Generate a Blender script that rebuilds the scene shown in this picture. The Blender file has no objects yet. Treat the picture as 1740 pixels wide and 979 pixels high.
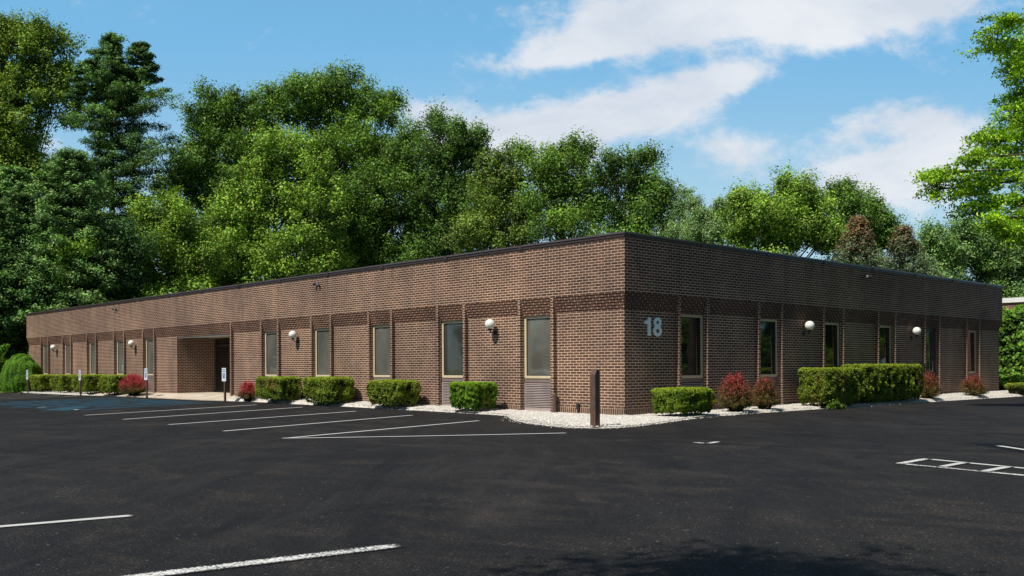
import bpy, bmesh, math, random
import numpy as np
from mathutils import Vector, Matrix
R_ = math.radians
SC = bpy.context.scene
COL = SC.collection
rnd = random.Random(7)
RG = np.random.default_rng(11)

# ------------------------------------------------------------------ object helpers
def tag(o, label=None, cat=None, group=None, kind=None):
    if label: o['label'] = label
    if cat: o['category'] = cat
    if group: o['group'] = group
    if kind: o['kind'] = kind
    return o

def empty(name, loc=(0, 0, 0), rz=0.0):
    o = bpy.data.objects.new(name, None)
    o.empty_display_size = .2
    COL.objects.link(o); o.location = loc; o.rotation_euler = (0, 0, rz)
    return o

def link(name, me, parent=None, mat=None):
    o = bpy.data.objects.new(name, me); COL.objects.link(o)
    if parent: o.parent = parent
    if mat: me.materials.append(mat)
    return o

def copy_tree(o, parent=None):
    c = o.copy(); COL.objects.link(c); c.parent = parent
    for ch in list(o.children): copy_tree(ch, c)
    return c

class MB:
    """collects boxes, tubes and prisms and links them as one mesh"""
    def __init__(s): s.v = []; s.f = []; s.smooth = []
    def add(s, vs, fs, smooth=False):
        n = len(s.v); s.v += [tuple(p) for p in vs]
        s.f += [tuple(n + i for i in f) for f in fs]; s.smooth += [smooth] * len(fs)
        return s
    def box(s, x0, x1, y0, y1, z0, z1):
        v = [(x0,y0,z0),(x1,y0,z0),(x1,y1,z0),(x0,y1,z0),(x0,y0,z1),(x1,y0,z1),(x1,y1,z1),(x0,y1,z1)]
        return s.add(v, [(0,3,2,1),(4,5,6,7),(0,1,5,4),(1,2,6,5),(2,3,7,6),(3,0,4,7)])
    def cham(s, x0, x1, y0, y1, z0, z1, c=.006):
        """box with chamfered edges along every side"""
        bm = bmesh.new()
        bmesh.ops.create_cube(bm, size=1)
        for v in bm.verts:
            v.co = Vector(((x0+x1)/2 + v.co.x*(x1-x0), (y0+y1)/2 + v.co.y*(y1-y0), (z0+z1)/2 + v.co.z*(z1-z0)))
        bmesh.ops.bevel(bm, geom=bm.edges[:], offset=c, segments=1, affect='EDGES')
        bm.verts.index_update()
        s.add([v.co[:] for v in bm.verts], [[v.index for v in f.verts] for f in bm.faces])
        bm.free(); return s
    def tube(s, pts, rads, n=8, cap=True):
        P = [Vector(p) for p in pts]; rings = []
        for i, p in enumerate(P):
            d = (P[min(i+1, len(P)-1)] - P[max(i-1, 0)]).normalized()
            a = d.cross(Vector((0, 0, 1)) if abs(d.z) < .95 else Vector((1, 0, 0))).normalized(); b = d.cross(a)
            rings.append([p + (a*math.cos(2*math.pi*k/n) + b*math.sin(2*math.pi*k/n))*rads[i] for k in range(n)])
        vs = [q for r in rings for q in r]; fs = []
        for i in range(len(P)-1):
            for k in range(n):
                fs.append((i*n+k, i*n+(k+1) % n, (i+1)*n+(k+1) % n, (i+1)*n+k))
        s.add(vs, fs, True)
        if cap: s.add(rings[0], [tuple(range(n))[::-1]]); s.add(rings[-1], [tuple(range(n))])
        return s
    def poly(s, pts, z0, z1):
        """vertical prism over an outline"""
        n = len(pts)
        vs = [(x, y, z0) for x, y in pts] + [(x, y, z1) for x, y in pts]
        fs = [tuple(range(n))[::-1], tuple(range(n, 2*n))] + [(i, (i+1) % n, n+(i+1) % n, n+i) for i in range(n)]
        return s.add(vs, fs)
    def ring(s, o, i, z0, z1):
        """rectangular ring wall: o and i are (x0, x1, y0, y1) outer and inner"""
        R = []
        for (x0, x1, y0, y1) in (o, i):
            for z in (z0, z1): R += [(x0, y0, z), (x1, y0, z), (x1, y1, z), (x0, y1, z)]
        fs = []
        for k in range(4):
            q = (k+1) % 4
            fs += [(k, q, 4+q, 4+k), (8+k, 12+k, 12+q, 8+q), (4+k, 4+q, 12+q, 12+k), (k, 8+k, 8+q, q)]
        return s.add(R, fs)
    def build(s, name, mat, parent=None):
        me = bpy.data.meshes.new(name); me.from_pydata(s.v, [], s.f)
        me.polygons.foreach_set('use_smooth', s.smooth); me.update()
        return link(name, me, parent, mat)

# ------------------------------------------------------------------ node helpers
class N:
    def __init__(s, tree): s.t = tree; tree.nodes.clear()
    def n(s, typ, **kw):
        nd = s.t.nodes.new(typ)
        for k, v in kw.items():
            if k.startswith('i_'):
                key = k[2:].replace('_', ' ')
                s.put(nd.inputs[key], v)
            elif k.startswith('j') and k[1:].isdigit(): s.put(nd.inputs[int(k[1:])], v)
            else: setattr(nd, k, v)
        return nd
    def put(s, inp, v):
        if isinstance(v, bpy.types.NodeSocket): s.t.links.new(v, inp)
        else: inp.default_value = v
    def m(s, op, a, b=0.0, c=0.0, clamp=False):
        nd = s.t.nodes.new('ShaderNodeMath'); nd.operation = op; nd.use_clamp = clamp
        for i, v in enumerate((a, b, c)): s.put(nd.inputs[i], v)
        return nd.outputs[0]
    def vm(s, op, a, b=(0, 0, 0)):
        nd = s.t.nodes.new('ShaderNodeVectorMath'); nd.operation = op
        s.put(nd.inputs[0], a); s.put(nd.inputs[1], b)
        return nd.outputs['Value'] if op in ('DOT_PRODUCT', 'LENGTH') else nd.outputs[0]
    def mix(s, fac, a, b, blend='MIX'):
        nd = s.t.nodes.new('ShaderNodeMix'); nd.data_type = 'RGBA'; nd.blend_type = blend
        s.put(nd.inputs[0], fac)
        for i, v in ((6, a), (7, b)):
            if isinstance(v, tuple) and len(v) == 3: v = (*v, 1)
            s.put(nd.inputs[i], v)
        return nd.outputs[2]
    def noise(s, vec, scale, detail=4, rough=.55, dist=0.0):
        nd = s.n('ShaderNodeTexNoise', i_Scale=scale, i_Detail=detail, i_Roughness=rough, i_Distortion=dist)
        if vec is not None: s.put(nd.inputs['Vector'], vec)
        return nd.outputs[0]
    def ramp(s, x, lo, hi):
        nd = s.n('ShaderNodeMapRange', interpolation_type='SMOOTHSTEP', i_Value=x, i_From_Min=lo, i_From_Max=hi)
        return nd.outputs[0]
    def sep(s, v):
        nd = s.n('ShaderNodeSeparateXYZ'); s.put(nd.inputs[0], v); return nd.outputs
    def comb(s, x, y, z=0.0):
        nd = s.n('ShaderNodeCombineXYZ')
        for i, v in enumerate((x, y, z)): s.put(nd.inputs[i], v)
        return nd.outputs[0]
    def bump(s, h, strength=.4, dist=.01):
        return s.n('ShaderNodeBump', i_Strength=strength, i_Distance=dist, i_Height=h).outputs[0]

def material(name):
    m = bpy.data.materials.new(name); m.use_nodes = True
    return m, N(m.node_tree)

def finish(k, col, rough=.7, spec=.3, normal=None, metal=0.0, out=True, **kw):
    b = k.n('ShaderNodeBsdfPrincipled')
    k.put(b.inputs['Base Color'], (*col, 1) if isinstance(col, tuple) and len(col) == 3 else col)
    k.put(b.inputs['Roughness'], rough); k.put(b.inputs['Specular IOR Level'], spec); k.put(b.inputs['Metallic'], metal)
    if normal is not None: k.put(b.inputs['Normal'], normal)
    for a, v in kw.items(): k.put(b.inputs[a.replace('_', ' ')], v)
    if out:
        o = k.n('ShaderNodeOutputMaterial'); k.t.links.new(b.outputs[0], o.inputs[0])
    return b

# ------------------------------------------------------------------ materials
def wall_uv(k):
    g = k.n('ShaderNodeNewGeometry'); p = k.sep(g.outputs['Position']); n = k.sep(g.outputs['True Normal'])
    fx = k.m('GREATER_THAN', k.m('ABSOLUTE', n[0]), .5)
    u = k.m('ADD', k.m('MULTIPLY', fx, p[1]), k.m('MULTIPLY', k.m('SUBTRACT', 1.0, fx), p[0]))
    return u, p[2], g.outputs['Position']

def brick_mat(name, c1, c2, mortar, kind='wall', mort=.0064):
    m, k = material(name); u, v, pos = wall_uv(k)
    if kind == 'soldier': vec = k.comb(v, u); bw, rh, off = 9.0, .0677, 0.0
    else: vec = k.comb(u, v); bw, rh, off = .2032, .0677, .5
    b = k.n('ShaderNodeTexBrick', offset=off, offset_frequency=2, squash_frequency=1,
            i_Scale=1.0, i_Mortar_Size=mort, i_Mortar_Smooth=.15, i_Bias=0.0, i_Brick_Width=bw, i_Row_Height=rh)
    k.put(b.inputs['Vector'], vec); k.put(b.inputs['Color1'], (*c1, 1)); k.put(b.inputs['Color2'], (*c2, 1)); k.put(b.inputs['Mortar'], (*mortar, 1))
    col = b.outputs[0]
    if kind == 'corbel':          # shadow under each stepped course painted dark over the bed joints
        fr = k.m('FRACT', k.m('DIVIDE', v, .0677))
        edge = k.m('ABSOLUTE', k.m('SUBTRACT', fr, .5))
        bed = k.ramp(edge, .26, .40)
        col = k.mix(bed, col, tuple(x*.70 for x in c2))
    big = k.noise(pos, .45, 5, .6)
    streak = k.noise(k.comb(k.m('MULTIPLY', u, 2.2), k.m('MULTIPLY', v, .5)), 1.0, 5, .6)
    fine = k.noise(pos, 60, 3, .6)
    col = k.mix(1.0, col, k.mix(k.ramp(big, .3, .7), (.80, .80, .82), (1.12, 1.10, 1.06)), 'MULTIPLY')
    col = k.mix(1.0, col, k.mix(k.ramp(streak, .35, .68), (.84, .84, .86), (1.08, 1.07, 1.05)), 'MULTIPLY')
    col = k.mix(k.m('MULTIPLY', fine, .18), col, k.mix(.5, col, (.03, .025, .022)))
    chalk = k.m('MULTIPLY', k.ramp(k.noise(pos, .9, 6, .68), .68, .82), .16)      # chalky bloom
    col = k.mix(chalk, col, (.42, .42, .42))
    foot = k.m('MULTIPLY', k.ramp(v, .5, 0.0), k.m('MULTIPLY', k.noise(pos, 3.0, 4, .6), .6))   # splash dirt at the foot
    col = k.mix(foot, col, (.10, .085, .07))
    wn = k.n('ShaderNodeTexWhiteNoise', noise_dimensions='2D')
    row = k.m('FLOOR', k.m('DIVIDE', v, .0677)); cu_ = k.m('FLOOR', k.m('ADD', k.m('DIVIDE', u, .2032), k.m('MULTIPLY', k.m('MODULO', row, 2.0), .5)))
    k.put(wn.inputs['Vector'], k.comb(cu_, row)); rb = wn.outputs[0]
    notm = k.m('SUBTRACT', 1.0, b.outputs[1])
    col = k.mix(k.m('MULTIPLY', k.ramp(rb, .80, .98), k.m('MULTIPLY', notm, .45)), col, (.050, .030, .026))
    col = k.mix(k.m('MULTIPLY', k.ramp(rb, .16, .02), k.m('MULTIPLY', notm, .40)), col, (.22, .125, .085))
    run = k.noise(k.comb(k.m('MULTIPLY', u, 5.0), k.m('MULTIPLY', v, .35)), 1.0, 6, .7)
    drip = k.m('MULTIPLY', k.ramp(run, .50, .70), k.m('MULTIPLY', k.ramp(v, 3.3, 4.25), .55))
    col = k.mix(drip, col, (.060, .042, .036))
    patch = k.ramp(k.noise(k.comb(k.m('MULTIPLY', u, .22), k.m('MULTIPLY', v, .30), 3.0), 1.0, 4, .6), .35, .65)
    col = k.mix(1.0, col, k.mix(patch, (.86, .84, .83), (1.10, 1.07, 1.04)), 'MULTIPLY')
    h = k.m('ADD', k.m('MULTIPLY', b.outputs[1], -1.0), k.m('MULTIPLY', fine, .5))
    finish(k, col, .85, .25, k.bump(h, .5, .006))
    return m

M = {}
BR1, BR2, MOR = (.172, .088, .056), (.090, .049, .035), (.88, .66, .50)
M['brick'] = brick_mat('brick', BR1, BR2, MOR)
M['corbel'] = brick_mat('corbel_brick', (.185, .098, .066), (.140, .078, .056), (.90, .68, .52), 'corbel', .0062)
M['soldier'] = brick_mat('soldier_brick', BR1, BR2, MOR, 'soldier')
M['red_brick'] = brick_mat('red_brick', (.30, .12, .085), (.22, .085, .06), (.55, .50, .45))

def plain(name, col, rough=.6, spec=.4, var=.15, scale=6, metal=0.0, bump=0.0, dirt=None):
    m, k = material(name)
    pos = k.n('ShaderNodeNewGeometry').outputs['Position']
    c = k.mix(k.ramp(k.noise(pos, scale, 5, .6), .3, .7), tuple(x*(1-var) for x in col), tuple(min(1, x*(1+var)) for x in col))
    if dirt: c = k.mix(k.m('MULTIPLY', k.ramp(k.noise(pos, scale*2.3, 6, .7), .52, .75), .6), c, dirt)
    nm = k.bump(k.noise(pos, scale*12, 3, .6), bump, .004) if bump else None
    finish(k, c, rough, spec, nm, metal)
    return m

M['coping'] = plain('coping_metal', (.055, .036, .034), .42, .4, .18, 1.5, .0)
M['coping_lip'] = plain('coping_lip_metal', (.135, .098, .100), .30, .7, .1, 1.5, .35)
M['frame'] = plain('window_frame_metal', (.62, .51, .34), .45, .4, .07, 3)
M['panel'] = plain('panel_metal', (.21, .16, .145), .5, .35, .08, 3)
M['louver'] = plain('louver_metal', (.37, .30, .285), .5, .35, .10, 3)
M['black'] = plain('dark_metal', (.02, .02, .022), .5, .4, .2, 5)
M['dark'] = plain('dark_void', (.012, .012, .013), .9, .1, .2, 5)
M['door_frame'] = plain('bronze_metal', (.06, .052, .045), .4, .5, .15, 4)
M['light_frame'] = plain('light_trim', (.50, .47, .42), .6, .3, .08, 4)
M['wood'] = plain('brown_painted_wood', (.115, .068, .050), .65, .3, .2, 9, bump=.4)
M['pipe'] = plain('brown_pipe', (.10, .065, .05), .5, .4, .15, 8)
M['white'] = plain('white_paint', (.74, .74, .76), .5, .35, .03, 4)
M['white_cap'] = plain('white_roof_trim', (.80, .79, .76), .55, .3, .05, 2)
M['sign_blue'] = plain('sign_blue', (.04, .16, .46), .45, .4, .05, 4)
M['number'] = plain('number_paint', (.90, .98, 1.0), .4, .6, .02, 5)
M['roof'] = plain('roof_gravel', (.22, .21, .20), .95, .1, .25, 4, bump=.5)
M['concrete'] = plain('concrete', (.52, .44, .35), .9, .2, .12, 1.2, bump=.3, dirt=(.30, .25, .20))
M['bark'] = plain('bark', (.085, .065, .05), .9, .15, .3, 3, bump=.8)
M['birch_bark'] = plain('pale_bark', (.30, .29, .26), .9, .15, .3, 3, bump=.6)
M['seam'] = plain('joint_sealant', (.30, .25, .22), .8, .2, .1, 5)
M['car_paint'] = plain('silver_car_paint', (.55, .57, .60), .25, .6, .03, 2, .3)
M['tyre'] = plain('tyre_rubber', (.02, .02, .02), .8, .2, .1, 5)
M['rim'] = plain('rim_metal', (.5, .5, .5), .3, .5, .05, 5, .8)

def glass_mat(name, col, haze, rough=.02, spec=.9):
    m, k = material(name)
    g = k.n('ShaderNodeNewGeometry'); p = k.sep(g.outputs['Position'])
    n = k.noise(k.comb(k.m('MULTIPLY', p[0], 1.3), k.m('MULTIPLY', p[1], 1.3), k.m('MULTIPLY', p[2], .6)), 1.0, 3, .5)
    c = k.mix(k.ramp(n, .35, .65), tuple(x*.75 for x in col), tuple(x*1.25 for x in col))
    # closed blind behind the glass: fine horizontal slats
    fr = k.m('FRACT', k.m('DIVIDE', p[2], .05))
    c = k.mix(k.m('MULTIPLY', k.ramp(fr, .7, 1.0), haze), c, tuple(x*.5 for x in col))
    wob = k.bump(k.noise(g.outputs['Position'], .8, 2, .5), .25, .02)
    finish(k, c, rough, spec, wob, Coat_Weight=.25, Coat_Roughness=.01)
    return m
M['glass_lit'] = glass_mat('sunlit_blind_glass', (.125, .122, .104), .25)  # glow of sunlit blinds put into the pane colour
M['glass_lit_dark'] = glass_mat('darker_blind_glass', (.050, .050, .046), .2)  # same pane in a darker base colour
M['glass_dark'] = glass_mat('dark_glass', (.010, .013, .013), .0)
M['glass_blue'] = glass_mat('sky_glass', (.02, .035, .05), .0)  # blue of the reflected sky put into the base colour

def globe_mat():
    m, k = material('opal_globe')
    finish(k, (.86, .83, .76), .28, .5, None, Subsurface_Weight=.15, Subsurface_Radius=(.05, .05, .05))
    return m
M['globe'] = globe_mat()

def asphalt_color(k, pos):
    p = k.sep(pos)
    st = k.comb(k.m('ADD', k.m('MULTIPLY', p[0], .75), k.m('MULTIPLY', p[1], .2)), k.m('ADD', k.m('MULTIPLY', p[1], .35), k.m('MULTIPLY', p[0], -.2)))
    big = k.noise(st, .42, 6, .62, .6)
    mid = k.noise(st, 2.2, 7, .70, .5)
    grit = k.noise(pos, 34, 7, .82)
    grain = k.noise(pos, 85, 2, .7)
    speck = k.noise(pos, 38, 3, .75)
    c = k.mix(k.ramp(big, .30, .70), (.0070, .0072, .0086), (.0125, .0121, .0126))
    brown = k.m('MULTIPLY', k.ramp(mid, .42, .72), k.ramp(k.noise(pos, .28, 4, .6, .4), .36, .66))
    c = k.mix(k.m('MULTIPLY', brown, .55), c, (.046, .037, .031))
    c = k.mix(k.m('MULTIPLY', k.ramp(grain, .50, .66), .75), c, (.052, .048, .045))
    worn = k.m('MULTIPLY', k.ramp(speck, .57, .68), k.m('MULTIPLY', k.ramp(mid, .42, .66), .8))
    c = k.mix(worn, c, (.19, .175, .16))
    # tyre sweeps: wide arcs left by turning cars
    for cx, cy, r, w, a in ((-4.0, -22.0, 13.6, .10, .55), (-4.0, -22.0, 15.2, .09, .5), (-22.0, 6.0, 14.5, .10, .5), (-22.0, 6.0, 16.0, .10, .4), (-12.5, -16.5, 8.8, .07, .55)):
        d = k.vm('LENGTH', k.vm('SUBTRACT', k.comb(p[0], p[1]), (cx, cy, 0)))
        d = k.m('ADD', d, k.m('MULTIPLY', k.m('SUBTRACT', mid, .5), .25))
        ring = k.ramp(k.m('ABSOLUTE', k.m('SUBTRACT', d, r)), w*2.2, 0.0)
        c = k.mix(k.m('MULTIPLY', ring, k.m('MULTIPLY', k.ramp(big, .35, .6), a)), c, (.010, .010, .012))
    c = k.mix(1.0, c, k.mix(k.ramp(grit, .40, .62), (.74, .74, .76), (1.42, 1.38, 1.32)), 'MULTIPLY')
    for sc_, th, am in ((62.0, .968, .6), (30.0, .990, .5)):                # loose chips of pale stone
        vo = k.n('ShaderNodeTexVoronoi', i_Scale=sc_); k.put(vo.inputs['Vector'], pos)
        cr = k.sep(vo.outputs['Color'])[0]
        dot = k.m('MULTIPLY', k.m('GREATER_THAN', cr, th), k.ramp(vo.outputs['Distance'], .42, .25))
        c = k.mix(k.m('MULTIPLY', dot, k.m('MULTIPLY', k.ramp(big, .30, .62), am)), c, (.30, .28, .25))
    drag = k.noise(k.comb(k.m('MULTIPLY', k.m('SUBTRACT', p[0], p[1]), .9), k.m('MULTIPLY', k.m('ADD', p[0], p[1]), .16)), 1.0, 7, .68, .8)
    c = k.mix(k.m('MULTIPLY', k.ramp(drag, .50, .68), .34), c, (.040, .036, .034))
    c = k.mix(k.m('MULTIPLY', k.ramp(drag, .46, .34), .5), c, (.0068, .0072, .0088))
    # sealer squeegee streaks
    sq = k.noise(k.comb(k.m('MULTIPLY', k.m('ADD', p[0], p[1]), .35), k.m('MULTIPLY', k.m('SUBTRACT', p[0], p[1]), 3.2)), 1.0, 5, .6, .3)
    c = k.mix(k.m('MULTIPLY', k.ramp(sq, .55, .75), .35), c, (.040, .036, .033))
    bumpn = k.bump(k.m('ADD', grain, k.m('MULTIPLY', k.noise(pos, 160, 2, .7), .6)), .55, .006)
    return c, bumpn, mid, speck

def asphalt_mat():
    m, k = material('sealed_asphalt')
    pos = k.n('ShaderNodeNewGeometry').outputs['Position']
    c, nb, mid, sp = asphalt_color(k, pos)
    # faded blue paint wash over the accessible bays
    p = k.sep(pos)
    finish(k, c, k.m('ADD', .62, k.m('MULTIPLY', mid, .3)), .12, nb)
    return m
M['asphalt'] = asphalt_mat()

def paint_mat(name, col, cover, soft):
    """worn road paint: UV.y runs across the line, UV.x along it in metres"""
    m, k = material(name)
    pos = k.n('ShaderNodeNewGeometry').outputs['Position']
    c, nb, mid, sp = asphalt_color(k, pos)
    uv = k.n('ShaderNodeAttribute', attribute_name='UVMap').outputs['Vector']; q = k.sep(uv)
    edge = k.m('ABSOLUTE', k.m('SUBTRACT', q[1], .5))            # 0 centre .. .5 sheet edge
    rag = k.m('MULTIPLY', k.m('SUBTRACT', k.noise(pos, 58, 5, .8), .5), soft)
    body = k.ramp(k.m('ADD', edge, rag), .33, .27)
    endd = k.ramp(k.m('ADD', q[0], k.m('MULTIPLY', rag, .5)), .0, .06)
    wear = k.ramp(k.m('ADD', k.noise(pos, 45, 5, .8), k.m('MULTIPLY', k.noise(pos, 1.6, 3, .6), .35)), cover, cover + .10)
    f = k.m('MULTIPLY', k.m('MULTIPLY', body, endd), k.m('SUBTRACT', 1.0, wear))
    pc = k.mix(k.noise(pos, 9, 4, .6), col, tuple(x*.72 for x in col))
    finish(k, k.mix(f, c, pc), .8, .12, nb)
    return m
M['paint_far'] = paint_mat('white_line_paint', (.62, .62, .60), .86, .10)
M['paint_worn'] = paint_mat('worn_white_line_paint', (.80, .79, .76), .655, 1.0)
M['paint_faint'] = paint_mat('faint_line_paint', (.36, .34, .33), .74, .5)
M['paint_blue'] = paint_mat('faded_blue_line_paint', (.030, .13, .21), .80, .5)
M['paint_bluepatch'] = paint_mat('blue_symbol_paint', (.025, .11, .17), .66, .9)
M['paint_dark_patch'] = paint_mat('dark_patch_color', (.006, .006, .008), .95, .6)

def leaf_mat(name, transl=.20, rough=.5, spec=.22):
    m, k = material(name)
    a = k.n('ShaderNodeAttribute', attribute_name='leaf_color').outputs['Color']
    b = finish(k, a, rough, spec, out=False)
    t = k.n('ShaderNodeBsdfTranslucent')
    k.put(t.inputs[0], k.mix(1.0, a, (1.25, 1.35, .55), 'MULTIPLY'))
    mx = k.n('ShaderNodeMixShader', i_Fac=transl)
    k.t.links.new(b.outputs[0], mx.inputs[1]); k.t.links.new(t.outputs[0], mx.inputs[2])
    o = k.n('ShaderNodeOutputMaterial'); k.t.links.new(mx.outputs[0], o.inputs[0])
    return m
M['leaf'] = leaf_mat('foliage')
M['needle'] = leaf_mat('needles', .12, .6, .2)

def grass_mat():
    m, k = material('lawn')
    pos = k.n('ShaderNodeNewGeometry').outputs['Position']
    c = k.mix(k.ramp(k.noise(pos, .5, 6, .6), .35, .65), (.10, .12, .025), (.26, .24, .07))
    c = k.mix(k.ramp(k.noise(pos, 30, 4, .7), .3, .7), c, (.06, .09, .02))
    finish(k, c, .9, .1, k.bump(k.noise(pos, 60, 4, .7), .8, .03))
    return m
M['grass'] = grass_mat()

def stone_mat():
    m, k = material('white_stone')
    g = k.n('ShaderNodeNewGeometry'); pos = g.outputs['Position']
    vo = k.n('ShaderNodeTexVoronoi', i_Scale=26.0); k.put(vo.inputs['Vector'], pos)
    isl = g.outputs['Random Per Island']
    c = k.mix(isl, (.86, .82, .76), (.56, .53, .48))
    c = k.mix(k.m('MULTIPLY', k.ramp(vo.outputs['Distance'], .25, .75), .55), c, (.24, .21, .17))
    c = k.mix(k.m('MULTIPLY', k.ramp(k.noise(pos, 2.0, 5, .65), .56, .72), .45), c, (.40, .36, .22))
    finish(k, c, .8, .3, k.bump(vo.outputs['Distance'], -.6, .02))
    return m
M['stone'] = stone_mat()

# ------------------------------------------------------------------ leaves
def leaf_object(name, P, Nn, size, aspect, color, parent, mat, up=None):
    """P (n,3) positions, Nn (n,3) normals, size (n,), color (n,3): one small folded face per leaf"""
    n = len(P)
    Nn = Nn / (np.linalg.norm(Nn, axis=1, keepdims=True) + 1e-9)
    r = RG.normal(size=(n, 3)) if up is None else up + RG.normal(size=(n, 3))*.25
    T = np.cross(Nn, np.cross(r, Nn)); T /= (np.linalg.norm(T, axis=1, keepdims=True) + 1e-9)
    B = np.cross(Nn, T)
    h = (size*.5)[:, None]; w = h*np.asarray(aspect).reshape(-1, 1)
    V = np.empty((n, 4, 3))
    V[:, 0] = P - T*h; V[:, 1] = P + B*w + Nn*w*.15; V[:, 2] = P + T*h; V[:, 3] = P - B*w + Nn*w*.15
    me = bpy.data.meshes.new(name)
    me.vertices.add(n*4); me.vertices.foreach_set('co', V.astype(np.float32).ravel())
    me.loops.add(n*4); me.loops.foreach_set('vertex_index', np.arange(n*4, dtype=np.int32))
    me.polygons.add(n); me.polygons.foreach_set('loop_start', np.arange(0, n*4, 4, dtype=np.int32))
    me.update(calc_edges=True)
    at = me.attributes.new('leaf_color', 'FLOAT_COLOR', 'FACE')
    C = np.ones((n, 4), dtype=np.float32); C[:, :3] = np.clip(color, 0, 1)
    at.data.foreach_set('color', C.ravel())
    return link(name, me, parent, mat)

def unit(n):
    v = RG.normal(size=(n, 3)); return v/np.linalg.norm(v, axis=1, keepdims=True)

GAIN = 1.36
PAL = {  # leaf colour painted for sunlit tops, then for shaded depths
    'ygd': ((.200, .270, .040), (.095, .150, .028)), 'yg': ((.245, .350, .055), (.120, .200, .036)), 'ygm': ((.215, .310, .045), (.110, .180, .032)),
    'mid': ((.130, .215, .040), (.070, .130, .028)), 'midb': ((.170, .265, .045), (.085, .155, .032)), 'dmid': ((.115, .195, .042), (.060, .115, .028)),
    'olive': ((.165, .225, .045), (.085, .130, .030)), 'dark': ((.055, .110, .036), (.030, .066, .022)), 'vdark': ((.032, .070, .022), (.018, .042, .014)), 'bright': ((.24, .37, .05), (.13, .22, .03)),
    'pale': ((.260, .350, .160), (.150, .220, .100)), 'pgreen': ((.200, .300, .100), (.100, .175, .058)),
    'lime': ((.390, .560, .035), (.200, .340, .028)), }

def clump_cloud(lobes, rc, per, flat=1.0, dens=1.0, shell=(.35, 1.22)):
    """lobes: (x,y,z,rxy,rz).  Returns positions, normals and per-leaf clump tone"""
    PP, NN, TT = [], [], []
    for (x, y, z, rx, rz) in lobes:
        area = 4*math.pi*(rx*rx*rz)**(2/3)
        k = max(5, int(area/(rc*rc*1.12)*dens))
        d = unit(k); d[:, 2] = np.where(d[:, 2] < -.75, -d[:, 2], d[:, 2])
        rad = RG.uniform(shell[0], shell[1], k)**.6
        C = np.array([x, y, z]) + d*rad[:, None]*np.array([rx, rx, rz])
        r = rc*(.38 + 1.05*RG.random(k)**1.6)
        for i in range(k):
            m = int(per*(r[i]/rc)**1.8*RG.uniform(.6, 1.15))
            # each tuft is a tilted, stretched spray pointing out and up, not a ball
            ax = d[i]*np.array([1, 1, .6]) + np.array([0, 0, .45]) + RG.normal(size=3)*.35; ax /= np.linalg.norm(ax)
            st = RG.uniform(.9, 1.75); sq = RG.uniform(.55, .95)
            e = unit(m); al = (e @ ax)[:, None]*ax; e2 = (e - al)*sq + al*st
            q = RG.uniform(.12, 1.0, m)**.5
            L = e2*q[:, None]*r[i] + RG.normal(size=(m, 3))*r[i]*.12
            far = RG.random(m) < .07; L[far] *= RG.uniform(1.1, 1.55, (int(far.sum()), 1))
            PP.append(C[i] + L); NN.append(e*.8 + unit(m)*.75 + np.array([0, 0, .40]))
            TT.append(np.full(m, RG.uniform(-1.1, 1.1)) + (q - .7)*1.6 + (L[:, 2]/r[i])*.75 - .1 + (rad[i] - .75)*1.3)  # tone paints tuft tops and outsides sunlit, insides shaded
    return np.concatenate(PP), np.concatenate(NN), np.concatenate(TT)

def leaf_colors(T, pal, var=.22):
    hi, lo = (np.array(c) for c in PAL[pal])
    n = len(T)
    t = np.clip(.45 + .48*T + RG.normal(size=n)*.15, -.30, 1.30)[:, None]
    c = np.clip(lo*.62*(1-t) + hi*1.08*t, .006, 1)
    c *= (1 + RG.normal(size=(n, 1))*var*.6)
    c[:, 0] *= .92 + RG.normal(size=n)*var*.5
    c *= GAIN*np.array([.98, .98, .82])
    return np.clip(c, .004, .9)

def limbs(mb, base, lobes, r0, rg):
    """tapered trunk with limbs running out to the lobes"""
    top = max(l[2] for l in lobes); cx = sum(l[0] for l in lobes)/len(lobes); cy = sum(l[1] for l in lobes)/len(lobes)
    low = min(l[2] - l[4] for l in lobes)
    B = Vector(base); K = Vector((B.x*.5 + cx*.5, B.y*.5 + cy*.5, max(low, 1.5)))
    T = Vector((cx, cy, top)); pts = [B, B.lerp(K, .5) + Vector((rg.uniform(-.2, .2), rg.uniform(-.2, .2), 0)), K, K.lerp(T, .4) + Vector((rg.uniform(-.4, .4), rg.uniform(-.4, .4), 0)), K.lerp(T, .75), T]
    mb.tube(pts, [r0*1.25, r0, r0*.85, r0*.6, r0*.35, r0*.08], 9)
    for l in lobes:
        e = Vector(l[:3]); t = min(.95, max(.0, (e.z - K.z)/(T.z - K.z + .01) - .25)); s = K.lerp(T, t)
        mid = s.lerp(e, .5) + Vector((0, 0, -.12*(e - s).length)); r = r0*.42*(1 - t*.6)
        mb.tube([s, mid, e], [r, r*.65, r*.25], 6)
        for _ in range(4):
            d = Vector((rg.gauss(0, 1), rg.gauss(0, 1), rg.gauss(.4, .8))).normalized()
            f = e + Vector((d.x*l[3], d.y*l[3], d.z*l[4]))*.9
            mb.tube([mid.lerp(e, rg.uniform(.2, 1)), e.lerp(f, .45), f], [r*.32, r*.2, r*.05], 5, False)

def broad_tree(name, label, base, lobes, leaf, pal, dens=1.0, rc=1.0, per=170, r0=.28, group=None, bark='bark', cat='tree'):
    root = empty(name, (base[0], base[1], 0)); tag(root, label, cat, group)
    L = [(l[0]-base[0], l[1]-base[1], l[2], l[3], l[4]) for l in lobes]
    mb = MB(); limbs(mb, (0, 0, 0), L, r0, random.Random(int(abs(base[0]*100))))
    mb.build('trunk', M[bark], root)
    P, Nn, T = clump_cloud(L, rc, per, dens=dens)
    S = leaf*RG.uniform(.7, 1.35, len(P))
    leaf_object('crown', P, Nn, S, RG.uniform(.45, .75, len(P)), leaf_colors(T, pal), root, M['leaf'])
    return root

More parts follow.
